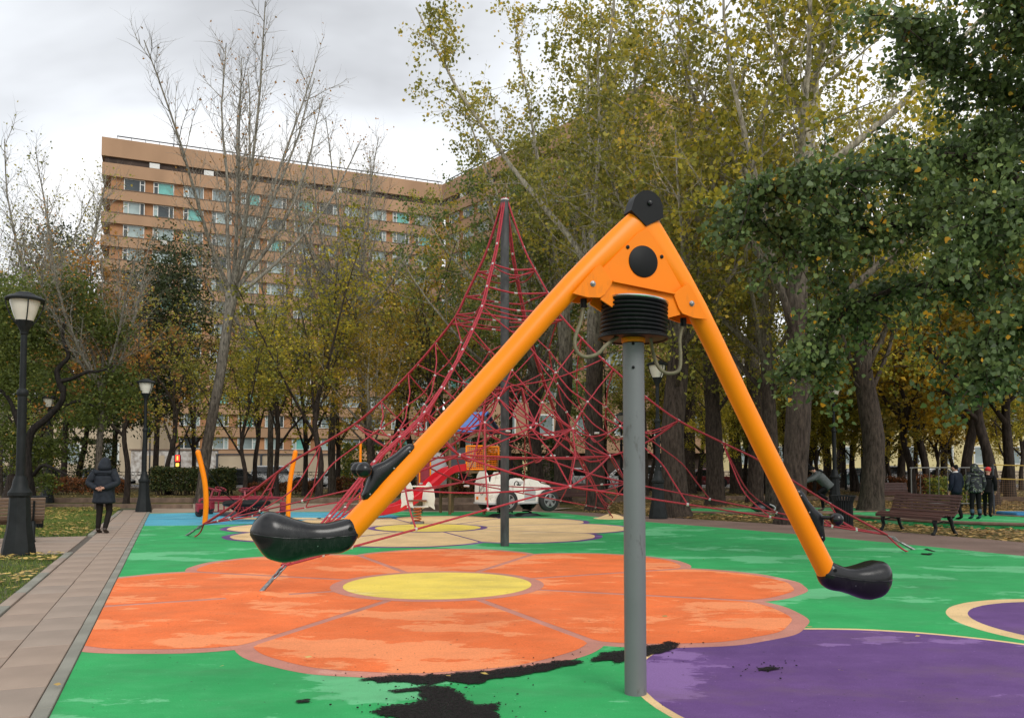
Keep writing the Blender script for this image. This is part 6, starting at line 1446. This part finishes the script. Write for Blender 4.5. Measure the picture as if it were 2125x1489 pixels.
part(MB().box(PT + V(.3, .66, 1.82), (.5, .03, .72)), 'red_backing', 'redm', pt, None); part(MB().box(PT + V(.02, .62, 1.85), (.45, .03, .66)), 'beige_board', 'beige', pt, None)
part(MB().prism([(-.56, 1.35), (-.06, 1.35), (-.06, 2.15), (-.2, 2.15), (-.32, 2.05), (-.44, 2.2), (-.56, 2.2)], PT + V(0, -.46, 0), V(1, 0, 0), UPV, .04), 'dark_board', 'dgrey', pt, None)
part(MB().prism([(-1.15, .95), (-.62, .95), (-.62, 1.2), (-.62, 1.6), (-.75, 1.95), (-.95, 2.0), (-1.15, 2.0)], PT + V(-.05, -.24, 0), V(1, 0, 0), UPV, .04), 'grey_board', 'lgrey', pt, None)
part(MB().box(PT + V(-1.4, -.24, 1.4), (.42, .03, .95)), 'red_board', 'redm', pt, None); part(MB().tube([PT + V(-1.55, -.28, 1.0), PT + V(-1.55, -.28, 1.9), PT + V(-1.2, -.28, 1.9), PT + V(-1.2, -.28, 1.0)], .025, 8), 'grab_loop', 'mpaint', pt)
sl = smoothpath([PT + V(-.05, -.5, 1.42), PT + V(-.45, -.62, 1.36), PT + V(-.75, -.85, 1.2), PT + V(-1.15, -1.3, .82), PT + V(-1.5, -1.65, .52), PT + V(-1.9, -2.05, .26), PT + V(-2.35, -2.4, .14), PT + V(-2.7, -2.65, .11)], 5)
cs = [(-.26, .20), (-.23, .21), (-.205, .05), (-.1, .0), (.1, .0), (.205, .05), (.23, .21), (.26, .20), (.23, -.01), (.1, -.04), (-.1, -.04), (-.23, -.01)]
rg = []
for i, p in enumerate(sl):
    d = (sl[min(i + 1, len(sl) - 1)] - sl[max(i - 1, 0)]).normalized(); sd = d.cross(UPV).normalized(); u_ = sd.cross(d); rg.append([p + sd * a + u_ * b for a, b in cs])
part(MB().loft(rg), 'slide', 'red', pt, 30)
part(MB().tube(smoothpath([PT + V(1.05, -.5, .05), PT + V(1.05, -.5, 1.7), PT + V(1.25, -.5, 1.85), PT + V(1.45, -.5, 1.7), PT + V(1.45, -.5, .05)], 5), .03, 8), 'hoop', 'black', pt, 60)
for k in range(4): part(MB().box(PT + V(1.25 - .0, -.5, .3 + .34 * k), (.4, .05, .05)), 'ladder_rung', 'post', pt, None)
# knobbed climbing pole
CPp = V(-4.9, 26.5, 0); cpo = thing('knob_climbing_pole', 'thin orange climbing pole with black pods left of the slide', 'climbing pole', CPp)
part(MB().lathe([(.04, 0), (.04, 2.3), (.02, 2.32)], 12, CPp), 'pole', 'mpaint', cpo)
for z, a in ((.78, 0), (.95, 2), (1.42, 1), (1.6, 3)): part(MB().sphere(CPp + V(.11 * math.cos(a), -.02, z), .17, 14, 9, (1.3, 1, .55)), 'step_pod', 'blk', cpo, 60)
# sand toy in the sandpit
bk = thing('toy_bucket', 'small turquoise bucket lying in the sandpit', 'bucket', (-4.1, 29.6, -.05)); ax_ = V(.9, -.4, .1).normalized()
M['turq'] = pm('turquoise_plastic', (.02, .36, .42), .4)
part(MB().lathe([(.09, 0), (.14, .24), (.15, .24), (.15, .26), (.13, .26), (.08, .02)], 16, V(-4.1, 29.6, .16), ax_), 'pail', 'turq', bk); part(MB().tube([V(-3.88, 29.5, .18) + V(0, .14 * math.cos(w), .14 * math.sin(w)) for w in [math.pi * k / 8 for k in range(9)]], .008, 5), 'handle', 'white', bk)
# crowd barrier and netted enclosure on the right
M['galv'] = pm('dull_galvanised_pipe', (.13, .13, .12), .6)
CB = V(14.6, 30.0, 0); cbr = thing('crowd_barrier', 'galvanised pipe crowd barrier behind the three children', 'barrier', CB)
part(MB().tube(smoothpath([CB + V(0, 0, 0), CB + V(0, 0, 1.38), CB + V(.06, 0, 1.47), CB + V(.16, 0, 1.5), CB + V(2.84, 0, 1.5), CB + V(2.94, 0, 1.47), CB + V(3.0, 0, 1.38), CB + V(3.0, 0, 0)], 4), .024, 8), 'frame', 'galv', cbr, 60); part(MB().tube([CB + V(0, 0, .2), CB + V(3, 0, .2)], .02, 8), 'lower_rail', 'galv', cbr)
bar = MB().lathe([(.011, .2), (.011, 1.5)], 6).mesh('bar', 'galv', 40)
for k in range(1, 9): o = link('bar', bar, cbr); o.location = (3 * k / 9, 0, 0)
for x in (.3, 2.7): part(MB().tube([CB + V(x, -.35, .0), CB + V(x, 0, .12), CB + V(x, .35, 0)], .02, 8), 'foot', 'galv', cbr)
NE = V(15.6, 26.6, 0); ne = thing('net_enclosure', 'enclosure of thin wire net with yellow top ropes at the right edge', 'fence', NE)
M['yrope'] = pm('yellow_rope', (.40, .26, .04), .7); w = MB()
for k in range(3): part(MB().lathe([(.03, 0), (.03, 1.62)], 8, NE + V(k * 2.2, 0, 0)), 'post', 'dgrey', ne)
for z in (.12, 1.15, 1.6): part(MB().tube(smoothpath([NE + V(0, 0, z), NE + V(1.1, 0, z - .03), NE + V(2.2, 0, z), NE + V(3.3, 0, z - .03), NE + V(4.4, 0, z)], 4), .016, 6), 'rope', 'yrope', ne)
for k in range(1, 60): w.tube([NE + V(4.4 * k / 60, 0, .12), NE + V(4.4 * k / 60, 0, 1.12)], .004, 3)
for k in range(1, 14): w.tube([NE + V(0, 0, .12 + k * .074), NE + V(4.4, 0, .12 + k * .074)], .004, 3)
part(w, 'wire_net', pm('rusty_wire', (.14, .07, .03), .7), ne)

# ================================================================== PEOPLE
def skin_mesh(vs, es, rs, root=0, sub=2):
    me = bpy.data.meshes.new('tmp'); me.from_pydata([tuple(v) for v in vs], es, []); ob = bpy.data.objects.new('tmp', me); COL.objects.link(ob)
    ob.modifiers.new('s', 'SKIN').use_smooth_shade = True
    for i, r_ in enumerate(rs):
        d = me.skin_vertices[0].data[i]; d.radius = r_ if isinstance(r_, tuple) else (r_, r_); d.use_root = (i == root)
    sm = ob.modifiers.new('u', 'SUBSURF'); sm.levels = sub; sm.render_levels = sub
    dg = bpy.context.evaluated_depsgraph_get(); m2 = bpy.data.meshes.new_from_object(ob.evaluated_get(dg)); bpy.data.objects.remove(ob); bpy.data.meshes.remove(me)
    m2.shade_smooth(); return m2
class Sk:
    def __init__(s): s.v = []; s.e = []; s.r = []
    def chain(s, pts, rs, start=None):
        prev = start
        for p, r_ in zip(pts, rs):
            s.v.append(Vector(p)); s.r.append(r_); i = len(s.v) - 1
            if prev is not None: s.e.append((prev, i))
            prev = i
        return prev
    def mesh(s, mat, sub=2):
        m = skin_mesh(s.v, s.e, s.r, 0, sub); m.materials.append(M[mat] if isinstance(mat, str) else mat); return m
def hand(sk, wrist_i, w, d, n, k=1.0, curl=.5):
    """palm and five fingers growing from wrist vertex; d along the hand, n the palm normal"""
    d, n = d.normalized(), n.normalized(); s = d.cross(n); pc = sk.chain([w + d * .035 * k, w + d * .07 * k], [(.030 * k, .018 * k), (.036 * k, .016 * k)], wrist_i)
    for j, (o, L) in enumerate(((-.027, .058), (-.009, .068), (.009, .064), (.026, .050))):
        b = w + d * .085 * k + s * o * k; sk.chain([b, b + (d + n * curl * .5).normalized() * L * .5 * k, b + (d + n * curl * .5).normalized() * L * .5 * k + (d * .6 + n * curl).normalized() * L * .5 * k], [.0095 * k, .009 * k, .0075 * k], pc)
    sk.chain([w + d * .03 * k - s * .035 * k, w + d * .055 * k - s * .055 * k + n * .012, w + d * .08 * k - s * .058 * k + n * .022], [.012 * k, .0105 * k, .008 * k], pc - 1)
def person(label, loc, rz, h, J, look, parts):
    """J: joints in metres for a 1.75 m figure standing at the origin facing +y; parts: which clothing mats"""
    k = h / 1.75; t = thing('person', label, 'person', loc, rz); t.scale = (k, k, k)
    g = lambda n: Vector(J[n])
    b = Sk(); hip, ch, nk, hd = g('hip'), g('chest'), g('neck'), g('head'); up = (hd - nk).normalized(); f = Vector(look).normalized()
    b.chain([hip, hip.lerp(ch, .5), ch, nk, nk.lerp(hd, .35) , hd - up * .03 + f * .01, hd + up * .05], [(.14, .10), (.125, .095), (.15, .10), (.055, .055), (.06, .065), (.082, .095), (.072, .085)])
    b.chain([hd + f * .10 - up * .01], [.017], 5)
    sd = (g('sh1') - g('sh0')).normalized()
    for s, q in ((-1, 0), (1, 1)): b.chain([hd + sd * (s * .085) - up * .01], [(.014, .022)], 5)
    for q in ('0', '1'):
        i = b.chain([g('sh' + q), g('el' + q), g('wr' + q)], [.055, .042, .03], 2); d = g('wr' + q) - g('el' + q); hand(b, i, g('wr' + q), g('hd' + q) if 'hd' + q in J else d, Vector(J.get('pn' + q, (0, -1, 0))), 1.0, J.get('curl', .5))
        b.chain([g('hp' + q), g('kn' + q), g('an' + q), g('an' + q) + Vector(J.get('ft' + q, (0, .14, -.06)))], [.085, .058, .042, .035], 0)
    link('body', b.mesh('skin', 1), t)
    eye = MB()
    for s in (-1, 1): eye.sphere(hd + sd * (s * .034) + f * .082 + up * .012, .011, 8, 6)
    link('eyes', eye.mesh('eyes', 'black', 40), t)
    # jacket: padded body and sleeves in quilted rings
    pj = parts['jacket']; hem = hip + (hip - ch).normalized() * parts.get('hem', .18); j = Sk(); n = parts.get('rings', 7); pts = []; rs = []
    for i in range(n * 2 + 1):
        a = i / (n * 2); p = hem.lerp(ch + (nk - ch) * .85, a); w_ = interp([(0, parts.get('hw', .225)), (.35, .215), (.7, .23), (.88, .21), (1, .14)], a); dd = interp([(0, .165), (.4, .165), (.75, .17), (1, .12)], a)
        q = 1.0 + (.035 if i % 2 else -.025); pts.append(p); rs.append((w_ * q * parts.get('fat', 1), dd * q * parts.get('fat', 1)))
    j.chain(pts, rs); top = int(n * 2 * .86)
    for q in ('0', '1'):
        sh, el, wr = g('sh' + q), g('el' + q), g('wr' + q); ps, rr = [], []
        for i in range(9):
            a = i / 8; p = sh.lerp(el, a * 2) if a < .5 else el.lerp(wr, a * 2 - 1); ps.append(p); rr.append((.088 - .03 * a) * (1.04 if i % 2 else .96) * parts.get('fat', 1))
        j.chain(ps, rr, top)
    link('jacket', j.mesh(pj, 2), t)
    tr = Sk(); tr.chain([hip, hip + (hip - ch) * .05], [(.15, .11), (.15, .11)])
    for q in ('0', '1'): tr.chain([g('hp' + q), g('hp' + q).lerp(g('kn' + q), .5), g('kn' + q), g('kn' + q).lerp(g('an' + q), .55), g('an' + q)], [.098, .088, .074, .064, .058], 1)
    link('trousers', tr.mesh(parts['trousers'], 2), t)
    for q in ('0', '1'):
        an, ft = g('an' + q), Vector(J.get('ft' + q, (0, .14, -.06))); s_ = Sk(); s_.chain([an + Vector((0, 0, .02)) - ft * .25, an + ft * .35 + Vector((0, 0, -.02)), an + ft * 1.05, an + ft * 1.45], [(.047, .05), (.05, .045), (.046, .034), (.034, .024)])
        if parts.get('boot'): s_.chain([an.lerp(g('kn' + q), .25), an.lerp(g('kn' + q), .6)], [.068, .074], 0)
        link('shoe', s_.mesh(parts['shoe'], 2), t)
    if parts.get('hood'):
        o = Sk(); o.chain([nk + up * -.09 - f * .02, nk.lerp(hd, .45) - f * .02, hd - f * .012, hd + up * .07 - f * .005, hd + up * .125], [(.175, .15), (.15, .14), (.132, .134), (.105, .112), (.045, .05)]); link('hood', o.mesh(parts['hood'], 2), t)
    if parts.get('hat'):
        o = Sk(); o.chain([hd - up * .045 - f * .045, hd + up * .005 - f * .02, hd + up * .05 - f * .008, hd + up * .10, hd + up * .14], [(.085, .075), (.102, .108), (.106, .118), (.088, .098), (.04, .045)]); ho = link('hat', o.mesh(parts['hat'], 2), t)
        if parts.get('pom'): link('pompom', MB().sphere(hd + up * .20 - f * .02, .06, 10, 8).mesh('pompom', parts['hat'], 60), ho)
    if parts.get('hair'):
        o = Sk(); o.chain([hd - f * .045 - up * .06, hd - f * .03 - up * .01, hd - f * .015 + up * .05, hd + up * .10], [(.075, .065), (.094, .09), (.098, .108), (.075, .085)]); link('hair', o.mesh(parts['hair'], 2), t)
    if parts.get('collar'): link('collar', MB().lathe([(.082, -.02), (.076, .02), (.07, .02), (.074, -.02)], 16, nk + up * .0, up).mesh('collar', parts['collar'], 60), t)
    return t
p = G(214, 1107); p.z = .014
person('man in a slate padded jacket and hood walking away, hands clasped behind his back', p, R(6), 1.72,
       dict(hip=(0, 0, .93), chest=(0, .0, 1.30), neck=(0, .02, 1.50), head=(0, .05, 1.635), sh0=(-.20, 0, 1.41), sh1=(.20, 0, 1.41), el0=(-.33, -.07, 1.16), el1=(.33, -.07, 1.16), wr0=(-.09, -.20, 1.03), wr1=(.07, -.21, 1.045),
            hd0=(.9, -.15, -.15), hd1=(-.8, -.3, -.25), pn0=(0, -1, -.2), pn1=(0, 1, 0), hp0=(-.09, 0, .90), hp1=(.09, 0, .90), kn0=(-.10, .03, .50), kn1=(.10, .08, .50), an0=(-.11, -.02, .09), an1=(.075, -.12, .095)), (0, 1, -.1),
       dict(jacket='jacket', trousers='trous', shoe='shoe', hood='jacket', hem=.26, hw=.25, fat=1.13, rings=6))
p = P(1716, 1062, 27.4); p.z = .05
person('child in a grey padded jacket and bobble hat running, leaning forward', p, R(80), 1.72,
       dict(hip=(0, -.05, .88), chest=(0, .22, 1.17), neck=(0, .36, 1.32), head=(0, .46, 1.42), sh0=(-.17, .26, 1.26), sh1=(.17, .26, 1.26), el0=(-.22, .48, 1.10), el1=(.24, .50, 1.08), wr0=(-.20, .72, 1.0), wr1=(.22, .75, .98),
            hp0=(-.09, -.05, .86), hp1=(.09, -.05, .86), kn0=(-.10, .30, .62), kn1=(.10, .12, .50), an0=(-.10, -.02, .40), an1=(.10, .10, .09), ft0=(0, .06, -.13)), (0, .9, -.35),
       dict(jacket='gjacket', trousers='black', shoe='shoe', hat='black', pom=1, hem=.12, fat=1.12, hood=None, rings=7, collar='gjacket'))
STAND = lambda lean=0.0, st=0.0: dict(hip=(0, 0, .93), chest=(lean, .0, 1.30), neck=(lean * 1.2, .02, 1.50), head=(lean * 1.3, .04, 1.625), sh0=(-.19 + lean, 0, 1.41), sh1=(.19 + lean, 0, 1.41), el0=(-.27, -.02, 1.13), el1=(.27, -.02, 1.13), wr0=(-.24, .06, .90), wr1=(.24, .06, .90),
            hp0=(-.09, 0, .90), hp1=(.09, 0, .90), kn0=(-.10, .02 + st, .50), kn1=(.10, .03 - st * .3, .50), an0=(-.11, st * .8, .09), an1=(.11, -st * 1.4, .09))
z0 = .10
p = G(1986, 1085); p.z = z0
person('boy in a navy jacket with pale collar standing behind the bench', p, R(28), 1.50, STAND(.0, .06), (-.5, .9, 0), dict(jacket='navy', trousers='black', shoe='black', hair='black', collar='acm', hem=.16, rings=2, fat=1.0))
def camo():
    m, n, l, b = new_mat('patterned_jacket'); tc = n.new('ShaderNodeTexCoord'); v = n.new('ShaderNodeTexNoise'); v.inputs['Scale'].default_value = 11; v.inputs['Detail'].default_value = 1
    l.new(tc.outputs['Object'], v.inputs['Vector']); rp = n.new('ShaderNodeValToRGB'); rp.color_ramp.interpolation = 'CONSTANT'; e = rp.color_ramp.elements
    e[0].position, e[0].color = 0, (.008, .010, .016, 1); e[1].position, e[1].color = .56, (.06, .085, .03, 1); x = e.new(.62); x.color = (.20, .22, .22, 1); x = e.new(.66); x.color = (.010, .014, .03, 1)
    l.new(v.outputs['Fac'], rp.inputs['Fac']); l.new(rp.outputs['Color'], b.inputs['Base Color']); b.inputs['Roughness'].default_value = .75; return m
M['camo'] = camo()
p = G(2026, 1084); p.z = z0
person('child in a patterned jacket and blue boots between two others', p, R(0), 1.52, STAND(.0, .02), (.1, 1, -.1), dict(jacket='camo', trousers='black', shoe='blueboot', boot=1, hood='camo', hem=.12, rings=5, fat=1.0))
p = G(2050, 1078); p.z = z0
person('child in black with a red knitted hat stepping to the right', p, R(-40), 1.42, STAND(.03, .14), (.2, 1, -.2), dict(jacket='black', trousers='black', shoe='black', hat='redhat', hem=.12, rings=5, fat=1.0))
# backpack lying on the small pad
p = G(1582, 1064); bp = thing('backpack', 'dark backpack lying on the small green pad', 'bag', (p.x, p.y, .03))
o = part(MB().sphere(V(p.x, p.y, .20), .28, 16, 10, (1.25, .8, .65)), 'bag_body', 'black', bp, 60); part(MB().sphere(V(p.x - .1, p.y - .12, .17), .17, 14, 8, (1.2, .8, .75)), 'front_pocket', 'dgrey', bp, 60)
part(MB().tube(smoothpath([V(p.x - .12, p.y, .36), V(p.x - .06, p.y, .43), V(p.x + .02, p.y, .42), V(p.x + .06, p.y, .36)], 4), .012, 6), 'handle', 'black', bp); part(MB().tube(smoothpath([V(p.x + .2, p.y - .15, .3), V(p.x + .36, p.y - .22, .2), V(p.x + .3, p.y - .2, .06)], 4), .022, 6), 'strap', 'lgrey', bp)
